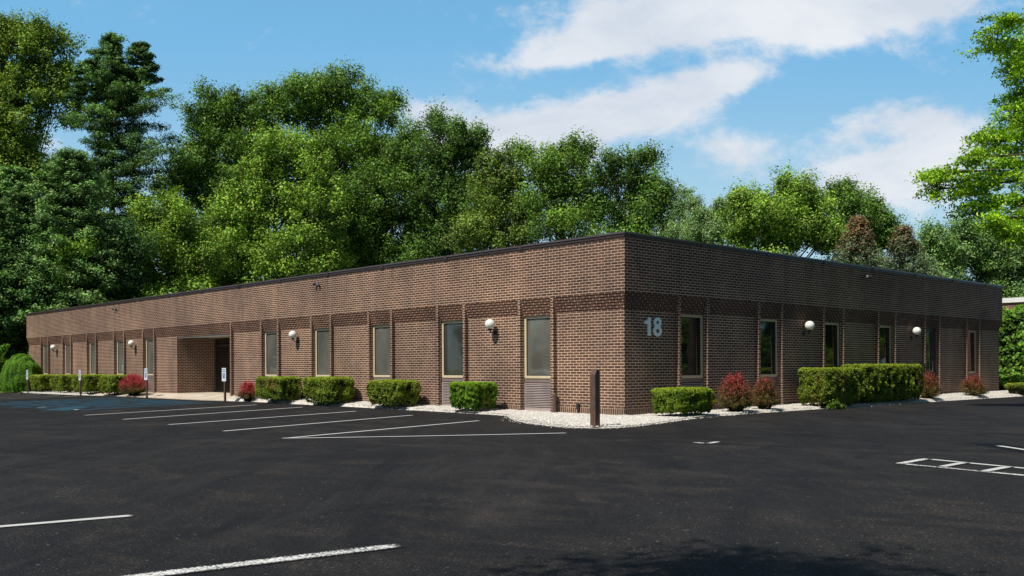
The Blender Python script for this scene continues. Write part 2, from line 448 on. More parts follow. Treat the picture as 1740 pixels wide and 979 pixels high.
def conifer(name, label, base, H, profile, step, per, nlen, pal, droop=.1, z0=1.5, brown=None, r0=.25, group=None, seed=1, irregular=.35, leaders=()):
    """whorled branches carrying flat plumes of needles; profile(t)->branch reach"""
    rg = random.Random(seed)
    root = empty(name, (base[0], base[1], 0)); tag(root, label, 'conifer', group)
    mb = MB(); mb.tube([(0, 0, 0), (0, 0, H*.5), (0, 0, H*.985)], [r0, r0*.6, .03], 9)
    PP, NN, TT, ZZ = [], [], [], []
    for (lx, ly, lz, lh) in leaders:                 # side tops
        mb.tube([(0, 0, lz - 1.5), (lx*.7, ly*.7, lz), (lx, ly, lz + lh)], [.10, .07, .015], 6)
        zz = 0
        while zz < lh:
            for b in range(6):
                a = rg.uniform(0, 6.283); L = (.35 + 1.25*(1 - zz/lh))*rg.uniform(.6, 1.2)
                for s in (.4, .8, 1.0):
                    c = np.array([lx + math.cos(a)*L*s, ly + math.sin(a)*L*s, lz + zz + .25*s*L]); m = per; e = unit(m)
                    off = e*np.array([.36, .36, .2])*RG.uniform(.3, 1.1, m)[:, None]
                    PP.append(c + off); NN.append(e*.5 + unit(m)*.5 + np.array([0, 0, .7])); TT.append(np.full(m, rg.uniform(-.6, .6)) + off[:, 2]*5); ZZ.append(np.full(m, .9))
            zz += .42
    z = z0
    while z < H*.985:
        t = (z - z0)/(H - z0); a0 = rg.uniform(0, 6.28); nb = rg.choice((6, 7, 8))
        for b in range(nb):
            a = a0 + b*6.283/nb + rg.uniform(-.3, .3)
            L = profile(t, a)*rg.uniform(1-irregular, 1+irregular*.5)
            if L < .15: L = .15
            dirv = np.array([math.cos(a), math.sin(a), 0.0]); rise = rg.uniform(-.05, .2) - droop
            tip = dirv*L + np.array([0, 0, rise*L + .12*L])
            mb.tube([(0, 0, z), tuple(dirv*L*.5 + np.array([0, 0, z + rise*L*.5 - .03*L])), tuple(tip + np.array([0, 0, z]))], [.05*(1-t)+.015, .03*(1-t)+.01, .006], 5, False)
            npl = max(2, int(L/.50))
            for q in range(npl):
                s = (.25 + .78*(q + rg.random())/npl)
                side = np.array([-dirv[1], dirv[0], 0])*rg.gauss(0, .20)*L*min(s, .8)
                c = tip*s + side + np.array([0, 0, z])
                m = per; e = unit(m)
                w = .24 + .40*min(L, 4.0)/4.0
                off = e*np.array([w, w, w*.42])*RG.uniform(.3, 1.1, m)[:, None]
                off += RG.normal(size=(m, 3))*np.array([.07, .07, .10]); off[:, 2] += .05
                PP.append(c + off); NN.append(e*.5 + unit(m)*.5 + np.array([0, 0, .7]))
                TT.append(np.full(m, rg.uniform(-1, 1)*.6) + off[:, 2]/w*1.6 + (s-.7)*1.6); ZZ.append(np.full(m, t))  # plume tops and tips painted lighter, as if sunlit
        z += step*rg.uniform(.7, 1.3)*(1 - .35*t)
    P, Nn, T, Z = map(np.concatenate, (PP, NN, TT, ZZ))
    C = leaf_colors(T, pal)
    if brown:
        lo, hi, bc = brown; f = np.clip((Z + RG.normal(size=len(Z))*.09 - lo)/(hi - lo), 0, 1)[:, None]
        C = C*(1-f) + np.array(bc)*RG.uniform(.6, 1.35, (len(Z), 1))*f
    mb.build('trunk', M['bark'], root)
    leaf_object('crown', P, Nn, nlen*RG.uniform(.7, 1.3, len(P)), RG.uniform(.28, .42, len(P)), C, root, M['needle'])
    return root
# ================================================================== THE BUILDING
# long sunlit facade: plane x = 0 running along +y; shaded facade: plane y = 0 running along +x
LX, LY = 23.05, 43.68
ZF, ZS, ZT = 2.92, 2.514, 4.235          # fascia underside, soffit underside, top of brick
LB = [2.97, 6.36, 9.745, 13.09, 16.49, 27.03, 30.35, 33.83, 37.29, 40.71]      # window bays of the long facade
RB = [2.715, 6.26, 9.755, 13.225, 16.665, 20.245]                              # bays of the shaded facade (5th is a door)
EN0, EN1 = 19.45, 24.30                                                        # entrance recess
HW, FW = .545, .10
bld = tag(empty('office_building', (0, 0, 0)), 'long low flat-roofed brown brick office block marked 18 at its corner', 'building')
UD = {}
def par(o, p):  # keep a child at its world place
    o.parent = p; return o

# fascia band: four walls round the top, a roof inside
t = .30
MB().ring((0, LX, 0, LY), (t, LX-t, t, LY-t), ZF, ZT).build('fascia', M['brick'], bld)
for j in range(6):                                     # six courses stepping back under the fascia
    o = .0165*(j+1); z1 = ZF - .0677*j; z0 = z1 - .0677
    MB().ring((o, LX-o, o, LY-o), (.5, LX-.5, .5, LY-.5), z0 + .0005, z1 - .0005).build('soffit_course', M['corbel'], bld)
MB().box(.3, LX-.3, .3, LY-.3, 3.95, 4.0).build('roof', M['roof'], bld)
cop = MB().ring((-.028, LX+.028, -.028, LY+.028), (.34, LX-.34, .34, LY-.34), ZT-.012, ZT+.055).build('coping', M['coping'], bld)
MB().ring((-.048, LX+.048, -.048, LY+.048), (.36, LX-.36, .36, LY-.36), ZT+.056, ZT+.098).build('coping_lip', M['coping_lip'], cop)
for i in range(1, 14): y = i*3.05 + .4; MB().box(-.052, -.028, y-.06, y+.06, ZT-.013, ZT+.100).build('coping_joint', M['coping'], cop)
for i in range(1, 8): x = i*3.05; MB().box(x-.06, x+.06, -.052, -.028, ZT-.013, ZT+.100).build('coping_joint', M['coping'], cop)
# sealed movement joints in the fascia
for y in (6.96, 12.48, 19.43, 24.32, 31.0, 38.0): MB().box(-.0015, .01, y-.006, y+.006, ZF+.002, ZT-.014).build('movement_joint', M['seam'], bld)
for x in (6.85, 13.9): MB().box(x-.006, x+.006, -.0015, .01, ZF+.002, ZT-.014).build('movement_joint', M['seam'], bld)

# lower walls between the bays
D0, D1 = .10, .34
JG = .028
cuts = [(c-HW-.10-JG, c+HW+.10+JG) for c in LB] + [(EN0-.10-JG, EN1)]
cuts.sort(); y = D0
for a, b in cuts + [(LY-D0, None)]:
    if a > y:
        MB().box(D0, D1, y, a, .20, ZS).build('wall', M['brick'], bld); MB().box(D0-.002, D1, y-.001, a, -.15, .199).build('base_course', M['soldier'], bld)
    if b is not None: y = b
cuts = [(c-HW-.10-JG, c+HW+.10+JG) for c in RB]; x = D1
for a, b in cuts + [(LX-D0, None)]:
    if a > x:
        MB().box(x, a, D0, D1, .20, ZS).build('wall', M['brick'], bld); MB().box(x, a, D0-.002, D1, -.15, .199).build('base_course', M['soldier'], bld)
    if b is not None: x = b
MB().box(D1+.001, LX-D0, LY-D1, LY-D0, -.1, ZS).build('wall', M['brick'], bld); MB().box(LX-D1, LX-D0, D1+.001, LY-D1-.001, -.1, ZS).build('wall', M['brick'], bld)

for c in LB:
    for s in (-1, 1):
        y = c + s*(HW+.10+JG*.5); MB().box(D0+.004, D1-.01, y-JG*.5+.0005, y+JG*.5-.0005, -.1, ZS-.001).build('shade_strip', M['dark'], bld)  # near-black strips painting in the shaded flank of each pilaster
y = EN0-.10-JG*.5; MB().box(D0+.004, D1-.01, y-JG*.5+.0005, y+JG*.5-.0005, -.1, ZS-.001).build('shade_strip', M['dark'], bld)
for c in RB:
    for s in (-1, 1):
        x = c + s*(HW+.10+JG*.5); MB().box(x-JG*.5+.0005, x+JG*.5-.0005, D0+.004, D1-.01, -.1, ZS-.001).build('shade_strip', M['dark'], bld)
def pilaster_mesh():
    me = MB().cham(0, D1, -FW/2, FW/2, -.12, ZF+.0, .004)
    return me
for i, c in enumerate(LB):
    for s in (-1, 1):
        yc = c + s*(HW + FW/2)
        MB().cham(.002, D1, yc-FW/2, yc+FW/2, -.12, ZF-.0008, .004).build('pilaster', M['brick'], bld)
for yc in (EN0 - FW/2, ): MB().cham(.002, D1, yc-FW/2, yc+FW/2, -.12, ZF-.0008, .004).build('pilaster', M['brick'], bld)
for c in RB:
    for s in (-1, 1):
        xc = c + s*(HW + FW/2)
        MB().cham(xc-FW/2, xc+FW/2, .002, D1, -.12, ZF-.0008, .004).build('pilaster', M['brick'], bld)

# a window: frame with pane, spandrel and louver, built facing -x at y = 0
def win_parts(kind, pane_mat, frame_mat='frame'):
    """returns meshes [(name, mesh, [children])] built facing -x"""
    w = HW - .004; zt, zb = ZS-.004, .90; fw = .072
    f = MB()
    x0, x1 = D0+.045, D0+.125
    f.cham(x0, x1, -w, -w+fw, zb, zt, .006); f.cham(x0, x1, w-fw, w, zb, zt, .006)
    f.cham(x0, x1, -w+fw+.0005, w-fw-.0005, zt-fw, zt, .006); f.cham(x0-.012, x1, -w+fw+.0005, w-fw-.0005, zb, zb+fw*.95, .006)
    bead = MB()
    b = .016; i0 = w-fw-.001
    for (a, c_, d, e) in ((-i0, -i0+b, zb+fw, zt-fw), (i0-b, i0, zb+fw, zt-fw)): bead.box(x0+.022, x0+.05, a, c_, d, e)
    bead.box(x0+.022, x0+.05, -i0+b, i0-b, zt-fw-b, zt-fw); bead.box(x0+.022, x0+.05, -i0+b, i0-b, zb+fw-.002, zb+fw+b)
    p = MB().box(x0+.034, x0+.044, -i0-.001, i0+.001, zb+fw-.004, zt-fw+.002)
    sp = MB().cham(x0+.008, x0+.05, -w, w, .795, zb-.002, .004)
    lv = MB(); n = 15; zl0, zl1 = .13, .79
    lv.box(x0, x0+.07, -w, -w+.03, zl0-.05, zl1); lv.box(x0, x0+.07, w-.03, w, zl0-.05, zl1)
    lv.box(x0-.006, x0+.07, -w+.031, w-.031, zl0-.10, zl0)
    for q in range(n):
        z = zl0 + (q+.5)*(zl1-zl0)/n; h = (zl1-zl0)/n
        lv.add([(x0+.002, -w+.03, z-h*.10), (x0+.034, -w+.03, z+h*.22), (x0+.034, w-.03, z+h*.22), (x0+.002, w-.03, z-h*.10),
                (x0+.002, -w+.03, z-h*.48), (x0+.034, -w+.03, z+h*.14), (x0+.034, w-.03, z+h*.14), (x0+.002, w-.03, z-h*.48)],
               [(0,1,2,3), (7,6,5,4), (0,3,7,4), (1,5,6,2), (0,4,5,1), (3,2,6,7)])
    pl = MB().box(x0+.02, x0+.05, -w, w, -.1, .793)
    return f, bead, p, sp, (lv if kind == 'louver' else pl)

def place(o, facade, c):
    if facade == 'L': o.location = (0, c, 0)
    else: o.rotation_euler = (0, 0, math.pi/2); o.location = (c, 0, 0); 

w_in = HW - .034
def make_window(facade, c, kind, pmat, label=None):
    f, bead, p, sp, low = win_parts(kind, pmat)
    wo = f.build('window', M['frame'], bld)
    if label: wo['label'] = label
    bead.build('glazing_bead', M['black'], wo); p.build('pane', M[pmat], wo)
    lo = sp.build('spandrel', M['panel'], wo)
    q = low.build('louver' if kind == 'louver' else 'panel', M['louver' if kind == 'louver' else 'panel'], wo)
    if kind == 'louver': MB().box(D0+.105, D0+.12, -w_in, w_in, .06, .79).build('louver_back', M['dark'], wo)
    place(wo, facade, c)
for i, c in enumerate(LB):
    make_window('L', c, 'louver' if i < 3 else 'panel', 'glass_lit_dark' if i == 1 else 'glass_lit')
for i, c in enumerate(RB):
    if i == 4: continue
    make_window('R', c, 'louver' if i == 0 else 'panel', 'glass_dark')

# side door in the fifth bay of the shaded facade
c = RB[4]; w = HW-.004
f = MB(); y0 = D0+.06; y1 = D0+.14
f.cham(c-w, c-w+.05, y0, y1, .0, ZS-.004, .004); f.cham(c+w-.30, c+w, y0, y1, .0, ZS-.004, .004); f.cham(c-w+.0505, c+w-.3005, y0, y1, ZS-.12, ZS-.004, .004); f.box(c-w+.051, c+w-.301, y0, y1, .0, .12)
dr = f.build('side_door', M['door_frame'], bld)
MB().box(c-w+.05, c+w-.30, y0+.03, y0+.04, .12, ZS-.12).build('pane', M['glass_blue'], dr)
MB().tube([(c+w-.36, y0-.002, .95), (c+w-.36, y0-.06, .98), (c+w-.36, y0-.06, 1.32), (c+w-.36, y0-.002, 1.35)], [.012]*4, 8).build('handle', M['rim'], dr)

# entrance recess
RD = 1.75
MB().box(D1+.001, RD+.2, EN1, EN1+.2, -.1, ZS).build('recess_wall', M['brick'], bld)
MB().box(D1+.001, RD+.2, EN0-.2, EN0-.003, -.1, ZS).build('recess_wall', M['brick'], bld)
MB().box(.505, RD+.2, EN0-.002, EN1-.001, ZS-.02, ZS+.03).build('recess_ceiling', M['light_frame'], bld)
MB().cham(D0+.03, D0+.14, EN0+.002, EN1-.002, ZS-.055, ZS-.001, .004).build('lintel', M['light_frame'], bld)
mb = MB()
ys = [EN0+.0, EN0+.10, EN0+1.15, EN0+1.25, EN0+2.30, EN0+2.40, EN0+3.4, EN0+3.5, EN1-.09, EN1-.002]
for a, b in zip(ys[0::2], ys[1::2]): mb.cham(RD, RD+.08, a, b, .0, ZS-.02, .004)
for a, b in zip(ys[1:-1:2], ys[2:-1:2]):
    mb.box(RD+.005, RD+.075, a, b, 2.12, 2.2); mb.box(RD+.005, RD+.075, a, b, .0, .26); mb.box(RD+.005, RD+.075, a, b, ZS-.08, ZS-.021)
ed = mb.build('entrance_door', M['door_frame'], bld)
MB().box(RD+.03, RD+.04, EN0+.05, EN1-.05, .26, ZS-.05).build('pane', M['glass_dark'], ed)
mb = MB()
for y in (EN0+1.10, EN0+1.34): mb.tube([(RD-.002, y, .9), (RD-.06, y, .92), (RD-.06, y, 1.25), (RD-.002, y, 1.27)], [.012]*4, 8)
mb.build('handle', M['rim'], ed)
# pale notices stuck on the dark door glass
mb = MB()
for (a, b, z0, z1) in ((EN0+.62, EN0+.72, 1.62, 1.80), (EN0+.80, EN0+.86, 1.62, 1.78), (EN0+.52, EN0+.57, 1.62, 1.78), (EN0+1.62, EN0+1.80, 1.05, 1.25)):
    mb.box(RD+.026, RD+.0295, a, b, z0, z1)
mb.build('notice', M['light_frame'], ed)
# dark interior behind the panes
MB().poly([(1.2, 1.2), (LX-1.2, 1.2), (LX-1.2, LY-1.2), (RD+1, LY-1.2), (RD+1, 17.5), (1.2, 17.5)], .05, 2.45).build('interior', M['dark'], bld)

# ------------------------------------------------------------------ building number
num = tag(empty('building_number', (0, 0, 0)), 'large pale blue numerals 18 fixed to the shaded brick by the corner', 'number sign')
mb = MB(); zb, zt = 1.93, 2.375; y0, y1 = D0-.035, D0-.006
x = .80
pts = [(x+.155, zb), (x+.245, zb), (x+.245, zt), (x+.175, zt), (x+.150, zt-.055), (x+.105, zt-.085), (x+.03, zt-.095), (x+.03, zt-.16), (x+.155, zt-.16)]
n = len(pts)
vs = [(a, y0, z) for a, z in pts] + [(a, y1, z) for a, z in pts]
mb.add(vs, [tuple(range(n)), tuple(range(n, 2*n))[::-1]] + [(i, n+i, n+(i+1) % n, (i+1) % n) for i in range(n)])
mb.build('digit', M['number'], num)
mb = MB()
def ringz(mb, cx, cz, rx, rz, s, ya, yb, n=36):
    vs = []
    for (yy) in (ya, yb):
        for k in range(n):
            a = 2*math.pi*k/n; vs.append((cx + rx*math.cos(a), yy, cz + rz*math.sin(a)))
        for k in range(n):
            a = 2*math.pi*k/n; vs.append((cx + (rx-s)*math.cos(a), yy, cz + (rz-s*.92)*math.sin(a)))
    fs = []
    for k in range(n):
        q = (k+1) % n
        fs += [(k, q, n+q, n+k), (2*n+k, 3*n+k, 3*n+q, 2*n+q), (k, 2*n+k, 2*n+q, q), (n+k, n+q, 3*n+q, 3*n+k)]
    mb.add(vs, fs)
ringz(mb, 1.32, zb+.125, .155, .133, .082, y0, y1)
ringz(mb, 1.32, zt-.112, .138, .120, .078, y0-.002, y1-.001)
mb.build('digit', M['number'], num)

# ------------------------------------------------------------------ globe lamps
def sphere_mb(c, r, nu=28, nv=16):
    mb = MB(); vs = []; fs = []
    for i in range(nv+1):
        th = math.pi*i/nv
        for j in range(nu): ph = 2*math.pi*j/nu; vs.append((c[0]+r*math.sin(th)*math.cos(ph), c[1]+r*math.sin(th)*math.sin(ph), c[2]+r*math.cos(th)))
    for i in range(nv):
        for j in range(nu): fs.append((i*nu+j, (i+1)*nu+j, (i+1)*nu+(j+1) % nu, i*nu+(j+1) % nu))
    return mb.add(vs, fs, True)
def make_lamp():
    r = empty('wall_lamp')                                  # stands off along -x from its root on the wall
    sphere_mb((-.20, 0, 0), .137).build('globe', M['globe'], r)
    mb = MB()
    mb.tube([(-.20, 0, -.165), (-.20, 0, -.125), (-.20, 0, -.118)], [.052, .060, .058], 16)
    mb.tube([(-.20, 0, -.16), (-.185, 0, -.20), (-.13, 0, -.225), (-.02, 0, -.225)], [.018]*4, 10)
    mb.build('arm', M['black'], r)
    MB().tube([(-.028, 0, -.225), (-.001, 0, -.225)], [.055, .062], 18).build('wall_plate', M['black'], r)
    return r
lamp = make_lamp(); G = 'white globe lamps along the brick walls'
LAMPS = [('L', 4.57, 'white globe lamp on the sunlit wall nearest the building corner'),
         ('L', 14.68, 'white globe lamp on the sunlit wall right of the entrance recess'),
         ('L', 28.60, 'white globe lamp on the sunlit wall left of the entrance recess'),
         ('L', 38.95, 'white globe lamp farthest left, near the far end of the sunlit wall'),
         ('R', 8.13, 'white globe lamp on the shaded wall above the tall long hedge'),
         ('R', 15.15, 'white globe lamp on the shaded wall beside the side door')]
for i, (s, c, lb) in enumerate(LAMPS):
    o = lamp if i == 0 else copy_tree(lamp)
    tag(o, lb, 'wall lamp', G)
    if s == 'L': o.location = (D0, c, 2.34)
    else: o.location = (c, D0, 2.36); o.rotation_euler = (0, 0, math.pi/2)

# ------------------------------------------------------------------ floodlights
def make_flood():
    r = empty('floodlight')
    mb = MB(); mb.tube([(-.001, 0, 0), (-.03, 0, 0)], [.055, .055], 14); mb.tube([(-.03, 0, 0), (-.09, 0, .0)], [.022, .022], 8)
    mb.tube([(-.09, -.10, .01), (-.09, .10, .01)], [.018, .018], 8); mb.build('bracket', M['black'], r)
    for s in (-1, 1):
        a = Vector((-.09, s*.10, .02)); d = Vector((-.75, s*.75, -.45)).normalized()
        MB().tube([a - d*.04, a, a + d*.07, a + d*.15], [.030, .045, .058, .078], 14).build('lamp_head', M['black'], r)
        MB().tube([a + d*.148, a + d*.153], [.068, .066], 14).build('lens', M['white'], r.children[-1])
    return r
fl = make_flood()
for i, (s, c, z, lb) in enumerate([('L', 13.2, 4.0, 'black twin floodlight high on the sunlit fascia right of the entrance'),
                                   ('L', 30.6, 4.0, 'black twin floodlight high on the sunlit fascia near its far left end'),
                                   ('R', 11.73, 4.02, 'twin floodlight high on the shaded fascia, catching light on one head')]):
    o = fl if i == 0 else copy_tree(fl); o.scale = (.66, .66, .66); tag(o, lb, 'floodlight', 'twin floodlights on the fascia')
    if s == 'L': o.location = (0, c, z)
    else: o.location = (c, 0, z); o.rotation_euler = (0, 0, math.pi/2)

# ================================================================== GROUND
def sheet(name, pts, z, mat, kind=None):
    me = bpy.data.meshes.new(name); me.from_pydata([(x, y, z) for x, y in pts], [], [tuple(range(len(pts)))]); me.update()
    o = link(name, me, None, mat)
    if kind: o['kind'] = kind
    return o
sheet('ground', [(-600, -600), (600, -600), (600, 600), (-600, 600)], -.03, M['grass'], 'structure')
edge = [(-70, 60), (-30, 52), (-9, 42.5), (-4.6, 39.6), (-3.2, 39.0), (-1.9, 38.9), (-1.2, 39.5), (-.4, 39.4), (.2, 30), (.2, 1), (1, .2), (70, .2), (120, .2), (120, -60), (-70, -60)]
lot = sheet('asphalt', edge[::-1], 0.0, M['asphalt'], 'structure')

GE = [(-1.45, 40.2), (-1.75, 38.0), (-1.62, 34), (-1.55, 31), (-1.15, 29.3), (-.95, 28.6), (-.90, 24), (-.85, 20), (-.62, 18.2), (-.50, 16.2), (-.58, 14.4), (-.62, 12.4), (-.66, 10.4), (-.78, 8.2), (-.86, 6.2), (-1.0, 4.3),
      (-1.10, 3.3), (-1.32, 2.55), (-1.95, 1.9), (-2.60, 1.05), (-3.10, .1), (-3.45, -.9), (-3.58, -1.6), (-3.35, -2.12), (-2.8, -2.32), (-2.1, -2.22), (-1.2, -1.98), (.1, -1.58), (1.2, -1.30),
      (2.4, -1.12), (4.4, -.98), (7, -.95), (9.5, -1.05), (12.9, -.98), (16, -.92), (19, -.98), (23, -1.06), (27, -1.15), (34, -1.25), (45, -1.3)]
def spline(pts, step):
    out = []
    for i in range(len(pts)-1):
        a = Vector(pts[i]); b = Vector(pts[i+1]); n = max(1, int((b-a).length/step))
        p0 = Vector(pts[max(i-1, 0)]); p3 = Vector(pts[min(i+2, len(pts)-1)])
        for k in range(n):
            t = k/n
            out.append(.5*((2*a) + (b-p0)*t + (2*p0-5*a+4*b-p3)*t*t + (3*a-p0-3*b+p3)*t**3))
    out.append(Vector(pts[-1])); return out
GO = spline(GE, .12)
def mound(x, y):                                    # height of the ground against the walls
    if x < D0 + .2 and y > .5:  # long side
        tt = min(1, max(0, y/20)); hh = .15*math.sin(min(1.0, tt)*math.pi/2) if y < 24 else max(0, .15*(1-(y-24)/16))
        d = D0 - x
    else: hh = .16*min(1, max(0, x/14)); d = D0 - y
    if x < D0 + .2 and 18.5 < y < 31.1: hh = 0
    return .03 + max(hh, .02)*math.exp(-max(d, 0)/.75) - (.03 if x < D0 + .2 and 18.5 < y < 31.1 else 0)
mb = MB(); NR = 6; prev = None
rg = random.Random(5)
for i, p in enumerate(GO):
    j = .035*math.sin(i*1.7) + rg.uniform(-.03, .03)
    # inner anchor: nearest spot on the wall line
    if p.y > .6 and p.x < .3: q = Vector((D0+.05, max(p.y, D0+.05)))
    elif p.x > .6: q = Vector((p.x, D0+.05))
    else: q = Vector((D0+.05, D0+.05))
    nrm = (p - q).normalized(); pe = p + nrm*j
    row = []
    for k in range(NR+1):
        s = k/NR; r = pe.lerp(q, s); z = mound(r.x, r.y) if k else .001
        if k == 0: z = -.01
        row.append((r.x, r.y, z + (0.012*rg.random() if k else 0)))
    mb.v += row; mb.smooth
    if prev is not None:
        b0 = len(mb.v) - 2*(NR+1)
        for k in range(NR): mb.f.append((b0+k, b0+k+1, b0+NR+1+k+1, b0+NR+1+k)); mb.smooth.append(True)
    prev = row
gv = mb.build('gravel_bed', M['stone']); tag(gv, 'strip of white stone chips along the foot of the brick walls', 'gravel', kind='stuff')
# loose stones
def pebbles(spots, name, parent):
    V = []; F = []
    base = np.array([(1,0,0),(-1,0,0),(0,1,0),(0,-1,0),(0,0,1),(0,0,-1)], float); tri = [(0,2,4),(2,1,4),(1,3,4),(3,0,4),(2,0,5),(1,2,5),(3,1,5),(0,3,5)]
    for (x, y, z, r) in spots:
        R = RG.normal(size=(6, 3))*.18 + base; R *= np.array([1, RG.uniform(.6, 1), RG.uniform(.5, .8)])*r
        a = RG.uniform(0, 6.28); ca, sa = math.cos(a), math.sin(a)
        Q = np.stack([R[:, 0]*ca - R[:, 1]*sa + x, R[:, 0]*sa + R[:, 1]*ca + y, R[:, 2] + z], 1)
        n = len(V)*6; V.append(Q); F += [(n+i, n+j, n+k) for i, j, k in tri]
    me = bpy.data.meshes.new(name); me.from_pydata(np.concatenate(V).tolist(), [], F); me.update()
    return link(name, me, parent, M['stone'])
from bisect import bisect
sp = []
for i, p in enumerate(GO[:-1]):
    d2 = math.hypot(p.x + 17.25, p.y + 14.53)
    if p.y > .6 and p.x < .3: q = Vector((D0, max(p.y, D0)))
    elif p.x > .6: q = Vector((p.x, D0))
    else: q = Vector((D0, D0))
    L = (p-q).length; cnt = int(L*.12*(420 if d2 < 26 else 200 if d2 < 34 else 90))
    for _ in range(cnt if not (p.x < .3 and 18.6 < p.y < 31) else 0):
        s = rg.random()**.9; e = GO[i+1]; t_ = rg.random(); r = p.lerp(e, t_).lerp(q, s)
        sp.append((r.x, r.y, mound(r.x, r.y) + .006, rg.uniform(.012, .028)))
    for _ in range(3):                                # strays on the asphalt edge
        if rg.random() < .5: r = p + (p-q).normalized()*abs(rg.gauss(0, .09)); sp.append((r.x, r.y, .008, rg.uniform(.008, .018)))
peb = pebbles(sp, 'stones', gv)

# concrete walk in front of the entrance
pts_o = [(-.98, 31.0), (-.95, 29.5), (-.97, 24), (-.92, 19.6), (-.62, 18.5), (-.2, 18.35)]
me_v = [(x, y, .02 if x < -.5 else .09) for x, y in pts_o] + [(.02, 18.6, .135), (.095, EN0-.1, .16), (.12, EN1, .16), (.095, 31.0, .14)]
mb = MB(); top = me_v; mb.add(top, [tuple(range(len(top)))[::-1]])
mb.add([(.1, EN0+.001, .162), (RD+.01, EN0+.001, .17), (RD+.01, EN1-.001, .17), (.1, EN1-.001, .162)], [(0, 1, 2, 3)])
mb.add([(x, y, z) for x, y, z in me_v[:6]] + [(x-.005, y, -.02) for x, y, z in me_v[:6]], [(i, i+1, 7+i, 6+i) for i in range(5)])
o = mb.build('concrete_walk', M['concrete']); o['kind'] = 'structure'
for v in o.data.vertices: v.co.z += .012

# ------------------------------------------------------------------ painted markings (parts of the asphalt)
def line(pts, w, mat, name='painted_line', z=.004, wide=1.85):
    P = [Vector((x, y)) for x, y in pts]; sw = w*wide
    L = sum((P[i+1]-P[i]).length for i in range(len(P)-1)); vs = []; uv = []; acc = 0
    for i, p in enumerate(P):
        d = (P[min(i+1, len(P)-1)] - P[max(i-1, 0)]).normalized(); nn = Vector((-d.y, d.x))*sw/2
        if i: acc += (p - P[i-1]).length
        vs += [(p.x+nn.x, p.y+nn.y, z), (p.x-nn.x, p.y-nn.y, z)]; uv += [(min(acc, L-acc) if len(P) == 2 else min(acc, L-acc), 0), (min(acc, L-acc), 1)]
    # split in the middle so that the end distance in UV.x rises then falls
    me = bpy.data.meshes.new(name); fs = [(2*i+1, 2*i+3, 2*i+2, 2*i) for i in range(len(P)-1)]
    me.from_pydata(vs, [], fs); l = me.uv_layers.new(name='UVMap')
    for lp in me.loops: l.data[lp.index].uv = uv[lp.vertex_index]
    me.update(); o = link(name, me, lot, M[mat]); return o
def seg(a, b, n=6):
    a, b = Vector(a), Vector(b); return [tuple(a.lerp(b, i/n)) for i in range(n+1)]
for a, b in (((-8.28, 11.1), (-1.73, 14.16)), ((-8.39, 8.32), (-1.72, 11.32)), ((-8.56, 5.42), (-2.2, 7.75)), ((-8.73, 2.57), (-2.5, 4.80)), ((-8.84, .06), (-3.02, 1.68))):
    line(seg(a, b), .088, 'paint_far')
line([(-8.90, .10), (-8.5, -.22), (-8.0, -.55), (-7.0, -1.2), (-5.9, -1.85), (-4.63, -2.55)], .088, 'paint_far', z=.0055)
line(seg((-16.4, -6.33), (-14.13, -6.72)), .085, 'paint_far')
line(seg((-16.2, -8.85), (-13.38, -9.30), 10), .085, 'paint_worn', wide=2.3)
line([(-4.84, -5.45), (-4.85, -5.62), (-4.85, -5.77)], .085, 'paint_worn'); line([(-4.87, -5.76), (-4.65, -5.71), (-4.46, -5.67)], .085, 'paint_worn', z=.0055)
line(seg((-4.99, -9.13), (-5.95, -12.8)), .085, 'paint_far'); line(seg((-5.80, -9.2), (-6.55, -12.9)), .085, 'paint_worn')
line(seg((-5.86, -9.22), (-4.96, -9.19), 4), .085, 'paint_worn', z=.0055)
for a, b in (((-5.15, -9.72), (-5.84, -9.73)), ((-5.29, -10.28), (-6.02, -10.27)), ((-5.45, -10.86), (-6.1, -10.86)), ((-5.6, -11.5), (-6.22, -11.5))): line(seg(a, b, 4), .085, 'paint_far', z=.0055)
line(seg((-2.30, -9.07), (-4.3, -11.35)), .085, 'paint_far', z=.007)
line(seg((-1.95, -8.72), (-4.1, -10.9), 8), .55, 'paint_dark_patch', 'dark_patch', wide=1.6)  # plain dark patch around the white line
# far left bay lines and the faded blue accessible bays
for a, b in (((-8.5, 34.0), (-2.47, 36.21)), ((-8.5, 31.1), (-2.42, 33.4)), ((-8.4, 28.6), (-2.34, 31.07)), ((-8.2, 26.9), (-2.1, 29.5))): line(seg(a, b), .09, 'paint_faint')
for a, b in (((-2.47+.0-.5, 36.03), (-2.47, 36.21)), ((-3.2, 33.1), (-2.42, 33.4)), ((-3.0, 30.8), (-2.34, 31.07)), ((-2.8, 29.2), (-2.1, 29.5))): line(seg(a, b, 2), .09, 'paint_far', z=.0065)
for i in range(9):
    y = 26.3 - i*1.08
    line(seg((-7.9 + .02*i, y - 3.3), (-1.75, y - .4), 8), .17, 'paint_blue', 'blue_line')
for i in range(4):
    line(seg((-8.3, 24.3 - i*2.2), (-1.6, 21.4 - i*1.0), 8), .15, 'paint_blue', 'blue_line', z=.0055)
line(seg((-7.9, 14.6), (-6.4, 17.0), 4), .8, 'paint_bluepatch', 'blue_symbol', z=.007, wide=1.5)
line(seg((-7.55, 17.2), (-7.2, 17.5), 3), .13, 'paint_worn', 'symbol_mark', z=.0085)
line(seg((-7.35, 14.6), (-7.1, 14.9), 3), .10, 'paint_worn', 'symbol_mark', z=.0085)

